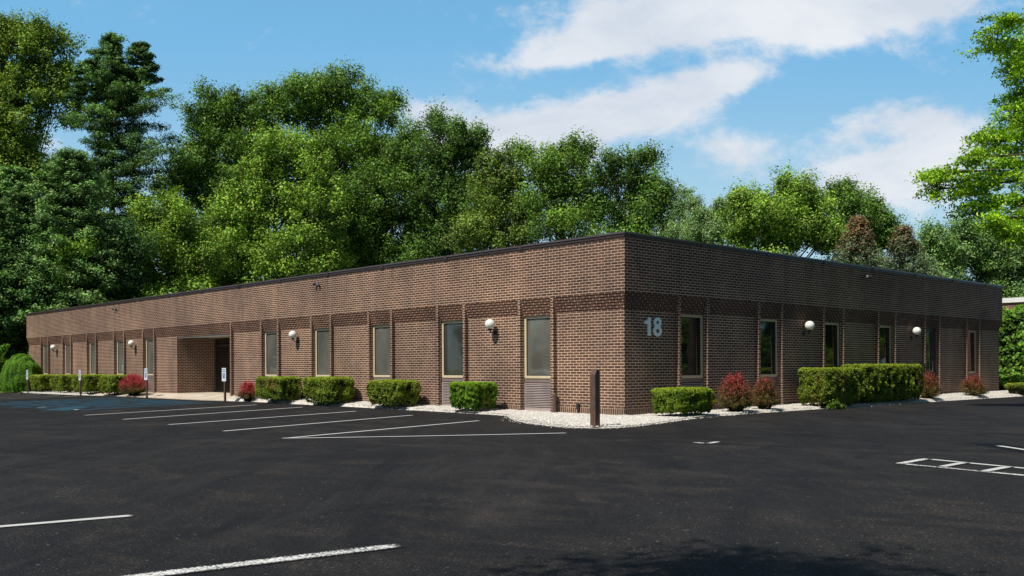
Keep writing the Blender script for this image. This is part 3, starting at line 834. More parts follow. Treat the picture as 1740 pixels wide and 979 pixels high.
# ================================================================== POSTS, PIPE, SIGNS
o = tag(empty('bollard_post', (-3.16, -1.90, 0)), 'square brown wooden post standing in the white stones before the corner', 'post')
bm = MB(); w = .068
vs = [(-w,-w,-.3),(w,-w,-.3),(w,w,-.3),(-w,w,-.3),(-w,-w,1.02),(w,-w,1.14),(w,w,1.14),(-w,w,1.02)]
pb = MB(); pb.add([(-w,-w,-.3),(w,-w,-.3),(w,w,-.3),(-w,w,-.3),(-w,-w,1.045),(-w+.045,-w,1.135),(w,-w,1.135),(-w,w,1.045),(-w+.045,w,1.135),(w,w,1.135)],
    [(0,3,2,1),(0,1,6,5,4),(3,7,8,9,2),(0,4,7,3),(4,5,8,7),(5,6,9,8),(1,2,9,6)])
pb.build('shaft', M['wood'], o)
MB().box(.069, .074, -.035, .035, .78, .95).build('metal_tag', M['black'], o)

o = tag(empty('vent_pipe', (-.045, 2.24, 0)), 'short brown standpipe at the wall foot right of the louvered window', 'pipe')
MB().tube([(0, 0, -.1), (0, 0, .50)], [.05, .05], 18).build('tube', M['pipe'], o)
mb = MB().tube([(0, 0, .485), (0, 0, .525), (0, 0, .535)], [.058, .058, .045], 18); mb.build('cap', M['pipe'], o)
MB().box(.05, .145, -.02, .02, .40, .43).build('strap', M['black'], o)
o = tag(empty('pipe_shadow_box', (0, 1.55, 0)), 'small dark box standing in for the pipe shadow, low on the brick between the pipe and the brown post', 'shadow stand-in')
mb = MB().cham(D0-.055, D0-.001, -.045, .045, .16, .30, .008); mb.build('box', M['black'], o)  # dark box added to draw the pipe's shadow on the brick
mb = MB().tube([(D0-.03, 0, -.05), (D0-.03, 0, .16)], [.016, .016], 8); mb.build('shadow_tail', M['black'], o)

def text_mesh(s, size, mat, parent, loc, name='lettering'):
    cu = bpy.data.curves.new(name, 'FONT'); cu.body = s; cu.size = size; cu.align_x = 'CENTER'; cu.align_y = 'CENTER'; cu.extrude = .0008
    tmp = bpy.data.objects.new('tmp', cu); COL.objects.link(tmp)
    bpy.context.view_layer.update()
    me = bpy.data.meshes.new_from_object(tmp.evaluated_get(bpy.context.evaluated_depsgraph_get()))
    bpy.data.objects.remove(tmp)
    # text lies in xy; stand it up facing -x
    me.transform(Matrix(((0, 0, -1, 0), (-1, 0, 0, 0), (0, 1, 0, 0), (0, 0, 0, 1))))
    me.name = name
    o = link(name, me, parent, M[mat]); o.location = loc; return o
def make_sign():
    r = empty('parking_sign')
    pst = MB().cham(-.03, .03, -.04, .04, -.2, .80, .004); pst.build('post', M['wood'], r)
    pl = MB().cham(-.044, -.034, -.155, .155, .73, 1.21, .003).build('plate', M['white'], r)
    text_mesh('RESERVED', .058, 'sign_blue', pl, (-.0465, 0, 1.155)); text_mesh('PARKING', .058, 'sign_blue', pl, (-.0465, 0, 1.085))
    MB().box(-.0462, -.0442, -.085, .085, .84, 1.02).build('blue_panel', M['sign_blue'], pl)
    # wheelchair user figure: head, back, seat, leg and wheel
    mb = MB()
    mb.tube([(-.0475, .012, 1.000), (-.0465, .012, 1.000)], [.011, .011], 12)
    mb.tube([(-.048, .012, .985), (-.048, .008, .940), (-.048, -.030, .940), (-.048, -.042, .895), (-.048, -.056, .895)], [.006]*5, 6)
    mb.tube([(-.048, .010, .965), (-.048, -.020, .962)], [.005, .005], 6)
    mb.tube([(-.048, .022 + .0, .945)] + [(-.048, .008 + .036*math.cos(a), .912 + .036*math.sin(a)) for a in [1.2 + i*.38 for i in range(13)]][::1], [.005]*14, 6)
    mb.build('symbol', M['white'], pl)
    return r
sg = make_sign(); sg_l = [(-1.02, 24.7, 0, 'reserved parking sign on a brown post in front of the larger red bush'),
    (-1.02, 17.82, 0, 'reserved parking sign on a brown post at the right edge of the entrance recess'),
    (-1.65, 37.9, 0, 'reserved parking sign farthest left, before the big round bush'),
    (-1.52, 30.85, -.02, 'reserved parking sign rising between the third and fourth clipped hedges from the left')]
for i, (x, y, z, lb) in enumerate(sg_l):
    q = sg if i == 0 else copy_tree(sg); q.location = (x, y, z if i < 2 else -.05); q.scale = (1, .8 if i > 1 else 1, 1); tag(q, lb, 'parking sign', 'reserved parking signs along the sunlit wall')

# ================================================================== HEDGES AND BUSHES
def surf_box(n, x0, x1, y0, y1, z0, z1, rnd_c=.10):
    """random points on a rounded box with its bottom tucked in; returns positions, normals"""
    ax, ay, az = (x1-x0), (y1-y0), (z1-z0)
    A = np.array([ay*az, ay*az, ax*az, ax*az, ax*ay*1.25]); f = RG.choice(5, n, p=A/A.sum())
    u = RG.uniform(0, 1, (n, 3)); P = np.stack([x0+u[:, 0]*ax, y0+u[:, 1]*ay, z0+u[:, 2]*az], 1); Nn = np.zeros((n, 3))
    for k, (a, v, s) in enumerate(((0, x0, -1), (0, x1, 1), (1, y0, -1), (1, y1, 1), (2, z1, 1))):
        q = f == k; P[q, a] = v; Nn[q, a] = s
    # round the corners
    c = np.array([(x0+x1)/2, (y0+y1)/2, (z0+z1)/2]); h = np.array([ax, ay, az])/2
    core = np.clip(P - c, -(h - rnd_c), h - rnd_c); d = P - c - core; l = np.linalg.norm(d, axis=1, keepdims=True)
    P = np.where(l > rnd_c, c + core + d/np.maximum(l, 1e-6)*rnd_c, P)
    Nn = np.where(l > rnd_c*.9, d/np.maximum(l, 1e-6), Nn)
    return P, Nn, f

def vnoise(P, s, seed):
    """cheap smooth noise: sum of sines in random directions"""
    g = np.random.default_rng(seed); o = np.zeros(len(P))
    for k in range(7):
        w = g.normal(size=3)*s; o += np.sin(P @ w + g.uniform(0, 6.28))
    return o/2.65

def hedge(name, label, x0, x1, y0, y1, z0, z1, n, group, tones=((.150, .215, .018), (.062, .105, .014)), leaf=.042, seed=1, notch=0.0):
    cx, cy = (x0+x1)/2, (y0+y1)/2
    r = empty(name, (cx, cy, 0)); tag(r, label, 'hedge', group)
    x0, x1, y0, y1 = x0-cx, x1-cx, y0-cy, y1-cy
    # clumpy rounded surface
    P, Nn, f = surf_box(n, x0, x1, y0, y1, z0, z1, min(.13, (z1-z0)*.3))
    W = P + np.array([cx, cy, 0])
    b = vnoise(W, 7.0, seed); b2 = vnoise(W, 17.0, seed+50)
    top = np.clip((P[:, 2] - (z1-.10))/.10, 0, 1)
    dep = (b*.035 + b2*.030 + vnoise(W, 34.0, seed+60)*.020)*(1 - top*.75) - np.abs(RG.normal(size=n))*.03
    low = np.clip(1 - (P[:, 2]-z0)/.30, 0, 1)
    P = P + Nn*dep[:, None]
    P[:, :2] *= (1 - .13*low*(1 + .6*b))[:, None]
    P[:, 2] += low*(.07*b2 + .05*b)
    hole = (b2 + b*.5 < -1.0 + .0*top) & (RG.random(n) < .65*(1-top))
    keep = ~hole; P, Nn, b, b2, top, low, dep = (a[keep] for a in (P, Nn, b, b2, top, low, dep)); m = len(P)
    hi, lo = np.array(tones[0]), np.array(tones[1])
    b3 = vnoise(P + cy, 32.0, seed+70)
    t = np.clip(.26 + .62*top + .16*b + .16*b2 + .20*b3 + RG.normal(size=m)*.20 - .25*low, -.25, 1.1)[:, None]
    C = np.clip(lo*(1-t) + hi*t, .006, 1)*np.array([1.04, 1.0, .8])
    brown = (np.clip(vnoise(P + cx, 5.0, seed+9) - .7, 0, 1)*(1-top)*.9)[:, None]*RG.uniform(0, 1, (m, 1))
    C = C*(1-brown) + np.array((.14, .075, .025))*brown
    C *= RG.uniform(.75, 1.25, (m, 1))*1.9
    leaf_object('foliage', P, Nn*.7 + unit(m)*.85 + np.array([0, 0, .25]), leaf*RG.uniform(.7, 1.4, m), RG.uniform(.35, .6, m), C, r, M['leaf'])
    # dark inner box added to stop light passing, plus twigs to the ground
    mb = MB(); rg = random.Random(seed); i = .13
    bmx = bmesh.new(); bmesh.ops.create_grid(bmx, x_segments=1, y_segments=1, size=.1); bmx.free()
    mb.cham(x0+i, x1-i, y0+i, y1-i, z0+.10, z1-.09, .05)
    L = max(x1-x0, y1-y0)
    for k in range(int(L*9)):
        px = rg.uniform(x0+.2, x1-.2); py = rg.uniform(y0+.2, y1-.2)
        mb.tube([(px*.9, py*.9, -.03), (px*.95 + rg.uniform(-.04, .04), py*.95, z0*.5+.08), (px, py, z0+.22)], [.016, .013, .010], 5, False)
    mb.build('stems_or_core', M['dark_twig_or_core'], r)
    return r
M['dark_twig_or_core'] = plain('dark_twigs_or_core', (.022, .022, .012), .95, .1, .3, 12)

G = 'low clipped hedges along the sunlit wall'
HD = [  # x0 x1 y0 y1 ztop
 (-1.3, -.35, 37.2, 38.9, .91, 'clipped hedge farthest left, beside the big round bush', 9000),
 (-1.3, -.35, 34.0, 35.7, .92, 'second clipped hedge from the left end of the sunlit wall', 9000),
 (-1.25, -.35, 30.95, 32.8, .93, 'third clipped hedge from the left end of the sunlit wall', 9000),
 (-1.2, -.35, 28.0, 29.6, .92, 'clipped hedge touching the left side of the larger red bush', 9000),
 (-1.0, -.12, 13.95, 15.72, .90, 'clipped hedge right beside the small red bush under a window', 20000),
 (-1.0, -.12, 10.85, 12.55, .90, 'clipped hedge in the middle of the trio right of the entrance', 22000),
 (-1.05, -.2, 7.45, 8.98, .83, 'clipped hedge ragged at its foot, before the window third from the corner', 24000),
 (-1.08, -.22, 4.10, 5.18, .81, 'squarest green clipped hedge beside the louvered windows', 28000)]
for i, (a, b, c, d, z, lb, n) in enumerate(HD):
    tn = ((.165, .215, .020), (.066, .098, .014)) if i != 7 else ((.135, .225, .018), (.055, .115, .012))
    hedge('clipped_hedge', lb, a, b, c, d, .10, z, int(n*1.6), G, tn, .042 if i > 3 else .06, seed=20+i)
G2 = 'clipped hedges before the shaded wall'
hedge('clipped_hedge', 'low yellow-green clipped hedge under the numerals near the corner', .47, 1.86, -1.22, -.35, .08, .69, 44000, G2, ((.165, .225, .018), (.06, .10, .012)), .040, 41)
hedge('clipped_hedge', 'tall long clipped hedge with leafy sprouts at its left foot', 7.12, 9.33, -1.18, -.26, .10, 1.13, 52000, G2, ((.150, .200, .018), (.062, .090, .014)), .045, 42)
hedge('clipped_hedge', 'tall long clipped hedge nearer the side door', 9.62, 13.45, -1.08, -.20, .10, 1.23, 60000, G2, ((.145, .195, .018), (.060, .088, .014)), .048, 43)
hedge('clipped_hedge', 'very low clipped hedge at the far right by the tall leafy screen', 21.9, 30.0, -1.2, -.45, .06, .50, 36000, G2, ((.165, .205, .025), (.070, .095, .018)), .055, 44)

# bright leafy sprouts at the foot of the tall hedge
P, Nn, T = clump_cloud([(0, 0, .10, .10, .08), (.26, -.03, .07, .08, .05), (-.15, .08, .08, .07, .06)], .07, 34)
sp_r = tag(empty('leafy_sprout', (7.35, -1.32, 0)), 'bright green weed sprouting at the left foot of the tall hedge', 'weed')
leaf_object('foliage', P, Nn, .07*RG.uniform(.7, 1.3, len(P)), RG.uniform(.5, .8, len(P)), leaf_colors(T, 'bright')*.45, sp_r, M['leaf'])
mb = MB(); mb.tube([(0, 0, -.02), (0, 0, .15)], [.008, .004], 5); mb.tube([(.33, -.03, -.02), (.35, -.05, .1)], [.008, .004], 5); mb.build('stem', M['bark'], sp_r)

def barberry(label, cx, cy, rx, ry, h, n, seed, red=.6, group='red barberry bushes along the walls'):
    r = empty('barberry_bush', (cx, cy, 0)); tag(r, label, 'bush', group)
    rg = random.Random(seed); mb = MB(); PP, NN, CC = [], [], []
    ns = int(n/70)
    for k in range(ns):
        a = rg.uniform(0, 6.283); q = rg.random()**.5; el = rg.uniform(.15, 1.45) if rg.random() < .7 else rg.uniform(.9, 1.5)
        d = Vector((math.cos(a)*math.cos(el), math.sin(a)*math.cos(el), math.sin(el)))
        tip = Vector((d.x*rx*1.05, d.y*ry*1.05, .06 + (h-.02)*(.18+.84*d.z)*rg.uniform(.62, 1.20)))
        if d.z < .6: tip.x *= rg.uniform(.75, 1.12); tip.y *= rg.uniform(.75, 1.12)
        basep = Vector((d.x*.1, d.y*.1, 0.02)); mid = basep.lerp(tip, .5) + Vector((0, 0, .06))
        mb.tube([basep, mid, tip], [.006, .005, .002], 4, False)
        m = 55; t = RG.uniform(.30, 1.0, m)**.7
        A = np.array(basep), np.array(mid), np.array(tip)
        pt = ((1-t)**2)[:, None]*A[0] + (2*t*(1-t))[:, None]*A[1] + (t**2)[:, None]*A[2]
        pt = pt + RG.normal(size=(m, 3))*.028
        redness = np.clip((pt[:, 2]/h - .50)*2.0*red + RG.normal(size=m)*.22 + red*.45 - .08, 0, 1)[:, None]
        c = np.array((.120, .120, .032))*(1-redness) + np.array((.58, .060, .085))*redness
        c *= RG.uniform(.55, 1.35, (m, 1)); PP.append(pt); CC.append(c)
        NN.append(unit(m) + np.array([d.x, d.y, d.z+.3])*.6)
    leaf_object('foliage', np.concatenate(PP), np.concatenate(NN), .030*RG.uniform(.7, 1.4, ns*55), RG.uniform(.5, .7, ns*55), np.concatenate(CC), r, M['leaf'])
    mb.build('stems_or_core', M['dark_twig_or_core'], r); return r
barberry('wide red bush behind a parking sign left of the entrance', -.80, 26.6, .55, 1.25, .84, 30000, 3, .95)
barberry('small red bush just right of the entrance recess', -.55, 17.0, .42, .40, .60, 12000, 4, .95)
barberry('largest reddish bush with upright shoots right of the numerals hedge', 3.50, -.66, .55, .45, .86, 26000, 5, .50)
barberry('narrower olive and red bush nestled beside the largest reddish bush', 4.95, -.60, .36, .38, .78, 16000, 6, .32)
barberry('reddish bush standing before the side door', 14.85, -.62, .50, .45, .82, 15000, 7, .38)
barberry('reddish bush under the last window of the shaded wall', 18.6, -.62, .55, .45, .74, 15000, 8, .38)

def dome(name, label, c, rx, ry, h, n, leaf, pal, cat='bush', hang=1.0, seed=3, group=None, rough=.05):
    r = empty(name, (c[0], c[1], 0)); tag(r, label, cat, group)
    e = unit(n); e[:, 2] = np.abs(e[:, 2]) ; P = e*np.array([rx, ry, 1.0]); P[:, 2] = e[:, 2]**.85*h
    b = vnoise(P, 4.5, seed); b2 = vnoise(P, 11, seed+1)
    P *= (1 + rough*b + rough*.5*b2 - np.abs(RG.normal(size=n))*.025)[:, None]
    low = np.clip(1 - P[:, 2]/(.25*h), 0, 1); P[:, :2] *= (1 - .15*low)[:, None]
    T = b*.5 + b2*.3 + (e[:, 2]-.5)*.5
    leaf_object('foliage', P, e*.8 + unit(n)*.7 + np.array([0, 0, .2]), leaf*RG.uniform(.7, 1.4, n), RG.uniform(.4, .65, n), leaf_colors(T, pal), r, M['leaf'])
    mb = MB(); rings = []
    vs = []; fs = []; nu, nv = 16, 7
    for i in range(nv+1):
        th = math.pi/2*i/nv
        for j in range(nu): ph = 2*math.pi*j/nu; vs.append((rx*.84*math.cos(th)*math.cos(ph), ry*.84*math.cos(th)*math.sin(ph), max(.12, h*.86*math.sin(th))))
    for i in range(nv):
        for j in range(nu): fs.append((i*nu+j, i*nu+(j+1) % nu, (i+1)*nu+(j+1) % nu, (i+1)*nu+j))
    mb.add(vs, fs, True)
    for k in range(9):
        a = k*.7; mb.tube([(.3*math.cos(a), .3*math.sin(a), -.03), (.5*rx*math.cos(a), .5*ry*math.sin(a), .3)], [.03, .02], 6, False)
    mb.build('stems_or_core', M['dark_twig_or_core'], r); return r
PAL['dome'] = ((.150, .290, .022), (.070, .160, .014))
PAL['ivy'] = ((.19, .32, .045), (.08, .16, .028))
dome('rounded_bush', 'big smooth dome-shaped bush at the far left corner of the building', (-1.25, 40.3), 1.05, 1.5, 2.0, 80000, .045, 'dome', rough=.022)
dome('leafy_shrub', 'loose light-green leafy shrub behind the big round bush', (-2.6, 46.5), 2.6, 1.6, 2.75, 26000, .13, 'ivy', rough=.14, seed=8)
# tall screen of large leaves at the right end
def screen(label, x0, x1, y0, y1, h, n, seed):
    cx, cy = (x0+x1)/2, (y0+y1)/2; r = empty('leaf_screen', (cx, cy, 0)); tag(r, label, 'shrub')
    P, Nn, f = surf_box(n, x0-cx, x1-cx, y0-cy, y1-cy, .15, h, .35)
    b = vnoise(P, 3.2, seed); b2 = vnoise(P, 8, seed+1); P += Nn*((b*.13 + b2*.09) - np.abs(RG.normal(size=n))*.07)[:, None]
    C = leaf_colors(b*.5 + b2*.6, 'screen')
    leaf_object('foliage', P, Nn*.6 + unit(n)*.7 + np.array([0, 0, .3]), .14*RG.uniform(.7, 1.4, n), RG.uniform(.45, .7, n), C, r, M['leaf'])
    mb = MB().cham(x0-cx+.28, x1-cx-.28, y0-cy+.28, y1-cy-.28, .1, h-.25, .1); mb.build('stems_or_core', M['dark_twig_or_core'], r)
PAL['screen'] = ((.21, .36, .05), (.085, .17, .025))
screen('tall dense screen of bright leaves beyond the right end of the building', 25.6, 40.0, -.25, 2.2, 3.55, 46000, 12)

# ================================================================== NEIGHBOUR BUILDING
nb = tag(empty('brick_building', (50, -12.0, 0)), 'red brick building with white roof trim behind the leafy screen at right', 'building')
MB().box(0, 14, 0, 22, -.1, 5.30).build('wall', M['red_brick'], nb)
mb = MB(); mb.box(-.12, 14.12, -.12, 22.12, 5.301, 5.60); mb.build('roof_trim', M['white_cap'], nb)
MB().box(.2, 13.8, .2, 21.8, 5.601, 5.65).build('roof', M['roof'], nb)
mb = MB()
for x in (4, 9, 14, 19): mb.cham(-.05, .0, x, x+1.6, 1.0, 2.6, .01)
w_ = mb.build('window', M['frame'], nb)
mb = MB()
for x in (4, 9, 14, 19): mb.box(-.056, -.05, x+.08, x+1.52, 1.08, 2.52)
mb.build('pane', M['glass_dark'], w_)

# ================================================================== TREES
TREES = [
    ('maple_tree', 'tall yellow-green leafy tree at the far left edge rising beside the pine', 'b', (6.0, 63.8), [(5.3, 64.2, 24.9, 2.45, 2.45), (7.5, 63.1, 24.9, 1.87, 2.45), (4.6, 63.1, 20.3, 2.67, 2.67), (7.6, 62.2, 21.3, 2.0, 2.23), (5.2, 63.2, 16.9, 2.45, 2.23), (3.8, 65.1, 23.2, 2.23, 3.56), (6.5, 62.0, 14.3, 2.23, 2.23), (3.5, 64.1, 17.3, 2.67, 4.01), (4.3, 64.4, 13.0, 2.67, 3.12)], 0.2, 'ygd', 1.0),
    ('maple_tree', 'dark green leafy tree with low crown behind the far left end of the building', 'b', (-0.2, 51.8), [(0.0, 51.1, 8.8, 2.2, 2.56), (1.0, 49.7, 6.5, 2.01, 2.2), (-0.6, 51.3, 5.1, 2.2, 2.2), (1.5, 51.1, 3.7, 1.65, 1.83), (0.5, 51.7, 2.2, 1.83, 1.46), (2.5, 50.5, 8.2, 1.83, 1.83)], 0.18, 'vdark', 1.0),
    ('vine_covered_tree', 'dark tree hung with bright vines behind the left end of the flat roof', 'b', (4.2, 49.0), [(3.5, 49.2, 8.1, 2.23, 1.86), (5.4, 49.2, 7.1, 2.05, 1.86), (3.1, 48.9, 5.9, 2.23, 1.49), (6.0, 47.1, 6.7, 1.86, 1.67), (6.7, 46.5, 8.1, 1.49, 1.86), (4.7, 49.3, 9.7, 1.86, 1.86), (2.7, 51.1, 5.2, 1.49, 1.49)], 0.18, 'dark', 1.0),
    ('vine', 'bright green vine hanging down the dark tree at the left', 'b', (2.9, 46.1), [(2.9, 46.0, 8.2, 0.5, 0.78), (2.8, 46.1, 7.1, 0.35, 0.92), (2.7, 46.3, 6.2, 0.28, 0.57), (3.6, 45.6, 8.4, 0.64, 0.35)], 0.16, 'bright', 1.0),
    ('maple_tree', 'dark rounded maple standing just right of the tall pine', 'b', (17.0, 54.9), [(17.1, 55.5, 20.4, 2.08, 1.9), (16.5, 56.5, 18.4, 1.54, 1.9), (18.8, 54.4, 20.9, 2.03, 1.63), (19.9, 53.6, 18.9, 2.03, 2.26), (17.1, 53.9, 17.6, 2.48, 2.03), (15.5, 56.7, 16.4, 1.44, 1.44), (16.0, 56.8, 15.2, 2.71, 2.26), (17.5, 52.8, 14.4, 2.71, 2.71)], 0.18, 'mid', 1.0),
    ('maple_tree', 'brightest yellow-green maple with dense crown left of the tallest round tree', 'b', (17.2, 46.4), [(17.9, 46.7, 16.1, 2.28, 1.87), (16.4, 47.3, 13.9, 1.99, 1.99), (19.2, 45.6, 14.6, 2.16, 2.07), (15.1, 48.3, 11.8, 1.99, 1.87), (17.5, 46.7, 11.5, 2.7, 2.07), (19.0, 43.7, 11.7, 1.87, 2.28), (15.5, 47.4, 8.9, 2.49, 2.07), (17.7, 44.7, 8.8, 2.49, 1.87), (20.4, 44.6, 9.4, 1.66, 1.66), (14.9, 49.8, 8.2, 1.66, 1.66)], 0.19, 'yg', 1.0),
    ('hickory_tree', 'tallest round-topped green tree above the middle of the long wall', 'b', (25.2, 51.2), [(22.8, 52.4, 22.4, 1.97, 1.88), (24.4, 51.9, 22.8, 1.88, 1.69), (26.0, 50.0, 23.2, 1.69, 1.6), (21.6, 54.0, 21.6, 1.41, 1.41), (25.7, 52.7, 21.3, 2.82, 1.97), (27.6, 48.9, 21.4, 1.69, 1.41), (28.8, 48.5, 22.5, 0.75, 0.94), (25.5, 49.1, 18.5, 2.82, 1.97), (27.8, 49.1, 17.0, 2.35, 2.35), (25.5, 52.4, 16.7, 2.35, 2.82)], 0.19, 'midb', 1.0),
    ('sapling_tree', 'small yellow-green tree low beneath the dark maple behind the long roof', 'b', (9.6, 46.6), [(9.8, 47.4, 11.2, 1.54, 1.61), (8.9, 46.6, 9.1, 1.61, 1.46), (10.6, 45.9, 9.5, 1.54, 1.61), (10.1, 47.6, 7.9, 2.0, 1.31), (11.1, 45.0, 8.0, 1.31, 1.46), (8.5, 47.4, 10.5, 1.0, 1.0)], 0.17, 'ygm', 1.0),
    ('oak_tree', 'green oak with broad crown right of the tallest round-topped tree', 'b', (25.6, 45.4), [(27.8, 44.5, 17.6, 1.87, 2.05), (26.5, 45.8, 15.9, 2.23, 1.87), (24.2, 45.7, 13.8, 2.23, 2.14), (26.5, 43.5, 14.2, 2.32, 2.23), (23.3, 45.9, 11.1, 2.23, 2.23), (26.8, 46.2, 11.4, 2.67, 2.14), (25.2, 45.5, 9.4, 2.67, 1.6), (28.0, 43.3, 11.2, 1.78, 2.23)], 0.18, 'mid', 1.0),
    ('oak_tree', 'oak whose thin leader sticks up above its neighbours before the cloud', 'b', (28.2, 40.2), [(27.3, 39.6, 17.6, 1.91, 1.47), (27.3, 41.4, 19.1, 0.61, 0.69), (29.7, 39.9, 17.4, 1.47, 1.56), (28.7, 40.7, 15.8, 2.17, 1.99), (27.9, 41.5, 13.7, 2.17, 2.08), (28.6, 38.5, 12.9, 2.08, 2.17), (29.2, 41.3, 11.1, 2.6, 1.91), (27.3, 42.4, 9.3, 2.17, 1.3)], 0.18, 'dmid', 1.0),
    ('oak_tree', 'olive-tinged oak in the gap left of the bare twig tops', 'b', (26.0, 32.6), [(26.3, 32.9, 14.3, 1.41, 1.41), (26.2, 33.7, 12.8, 1.56, 1.8), (27.1, 32.0, 12.7, 1.17, 1.8), (25.8, 32.4, 10.3, 1.95, 1.8), (27.7, 31.8, 10.4, 1.25, 1.56), (24.5, 33.2, 9.3, 1.87, 1.17), (26.6, 31.5, 8.9, 1.56, 0.86)], 0.17, 'olive', 1.0),
    ('locust_tree', 'open-crowned tree with sky showing through it behind the roof edge', 'b', (27.5, 28.5), [(27.0, 28.8, 14.4, 1.29, 0.98), (28.5, 27.7, 14.9, 0.76, 0.68), (27.9, 28.2, 13.5, 1.44, 1.13), (26.3, 29.3, 13.0, 0.98, 1.13), (27.2, 28.8, 11.6, 1.59, 1.36), (28.0, 27.3, 11.7, 1.21, 1.44), (26.8, 27.9, 9.7, 1.82, 1.21), (28.8, 27.0, 10.4, 1.13, 1.36), (26.3, 30.1, 14.7, 0.61, 0.61)], 0.16, 'midb', 0.8),
    ('locust_tree', 'right-leaning loose tree directly above the building corner', 'b', (29.7, 25.1), [(28.7, 25.1, 13.4, 1.12, 0.89), (29.8, 24.5, 13.9, 0.74, 0.6), (30.9, 24.1, 14.3, 0.37, 0.37), (30.1, 25.9, 12.3, 1.56, 1.19), (30.7, 24.2, 12.3, 1.19, 0.97), (31.4, 23.5, 11.7, 0.82, 0.74), (30.0, 24.4, 10.8, 1.64, 0.97), (29.4, 26.2, 10.4, 1.49, 0.89), (31.1, 23.7, 10.9, 0.82, 0.67), (30.4, 24.0, 10.0, 0.82, 0.6)], 0.16, 'mid', 0.8),
    ('birch_tree', 'thin pale grey-green tree just right of the building corner', 'b', (51.1, 36.5), [(51.6, 36.8, 15.5, 1.13, 1.03), (51.6, 35.8, 14.4, 1.03, 1.03), (50.4, 36.5, 13.6, 1.33, 1.13), (52.5, 35.9, 13.5, 1.23, 0.92), (49.8, 37.1, 12.8, 0.82, 0.72), (50.4, 35.6, 12.5, 2.05, 0.82)], 0.16, 'pale', 0.6),
    ('willow_tree', 'feathery pale green tree behind the start of the shaded wall roof', 'b', (50.2, 31.9), [(49.8, 31.6, 13.7, 1.07, 0.98), (50.9, 31.2, 14.5, 0.78, 0.68), (48.7, 32.0, 12.7, 1.66, 1.17), (51.2, 31.4, 12.8, 1.76, 1.27), (49.8, 31.6, 11.8, 2.68, 0.98), (49.1, 33.8, 11.9, 1.46, 0.68)], 0.15, 'pale', 0.9),
    ('maple_tree', 'broad bright green maple in the centre of the trees over the shaded wall', 'b', (38.2, 19.8), [(37.9, 20.4, 11.7, 1.31, 1.0), (39.6, 19.5, 12.5, 1.31, 0.85), (37.8, 19.5, 10.6, 1.85, 1.15), (40.1, 18.5, 11.9, 1.38, 1.0), (39.4, 18.9, 10.5, 1.77, 1.23), (40.8, 17.9, 10.9, 1.31, 1.38), (37.1, 21.1, 10.7, 1.08, 1.0), (38.8, 20.5, 9.7, 1.92, 0.85), (40.4, 18.9, 9.3, 1.92, 0.85), (41.4, 17.7, 9.8, 1.38, 1.15), (37.2, 21.1, 11.9, 0.69, 0.54)], 0.17, 'yg', 1.0),
    ('oak_tree', 'wispy-topped green tree rising behind the two browned spruces', 'b', (50.3, 20.8), [(50.3, 21.0, 13.8, 0.62, 1.05), (49.5, 21.7, 13.6, 1.14, 0.97), (51.3, 20.3, 13.2, 1.14, 0.88), (49.7, 20.4, 12.2, 1.76, 1.23), (51.4, 19.7, 12.0, 1.23, 0.97), (51.9, 19.2, 10.9, 1.41, 1.14), (50.5, 21.3, 10.6, 2.02, 1.32), (52.4, 18.4, 11.3, 0.7, 1.14), (53.5, 18.7, 10.3, 1.32, 1.14)], 0.17, 'mid', 0.8),
    ('maple_tree', 'green tree between the right spruce and the overhanging branches', 'b', (52.4, 14.7), [(51.6, 14.8, 9.9, 1.18, 0.93), (51.6, 15.4, 8.8, 1.01, 1.09), (52.3, 14.4, 8.8, 1.35, 1.18), (51.6, 14.8, 7.5, 1.68, 1.01), (53.8, 14.0, 10.6, 0.84, 0.59)], 0.17, 'pgreen', 1.0),
    ('maple_tree', 'large green tree filling the gap under the overhanging branches at right', 'b', (56.9, 13.2), [(55.3, 13.8, 10.5, 1.3, 1.04), (57.5, 12.9, 10.8, 1.39, 1.13), (55.5, 14.2, 8.8, 1.56, 1.39), (56.7, 12.6, 9.0, 1.82, 1.47), (58.5, 11.4, 9.9, 1.56, 1.56), (57.2, 13.9, 7.3, 1.99, 1.13), (59.3, 12.2, 7.8, 1.73, 1.47), (59.1, 10.2, 9.4, 1.73, 2.6), (57.8, 12.7, 6.4, 1.73, 0.69), (58.2, 11.2, 5.9, 2.17, 0.69)], 0.17, 'pgreen', 1.0),
]

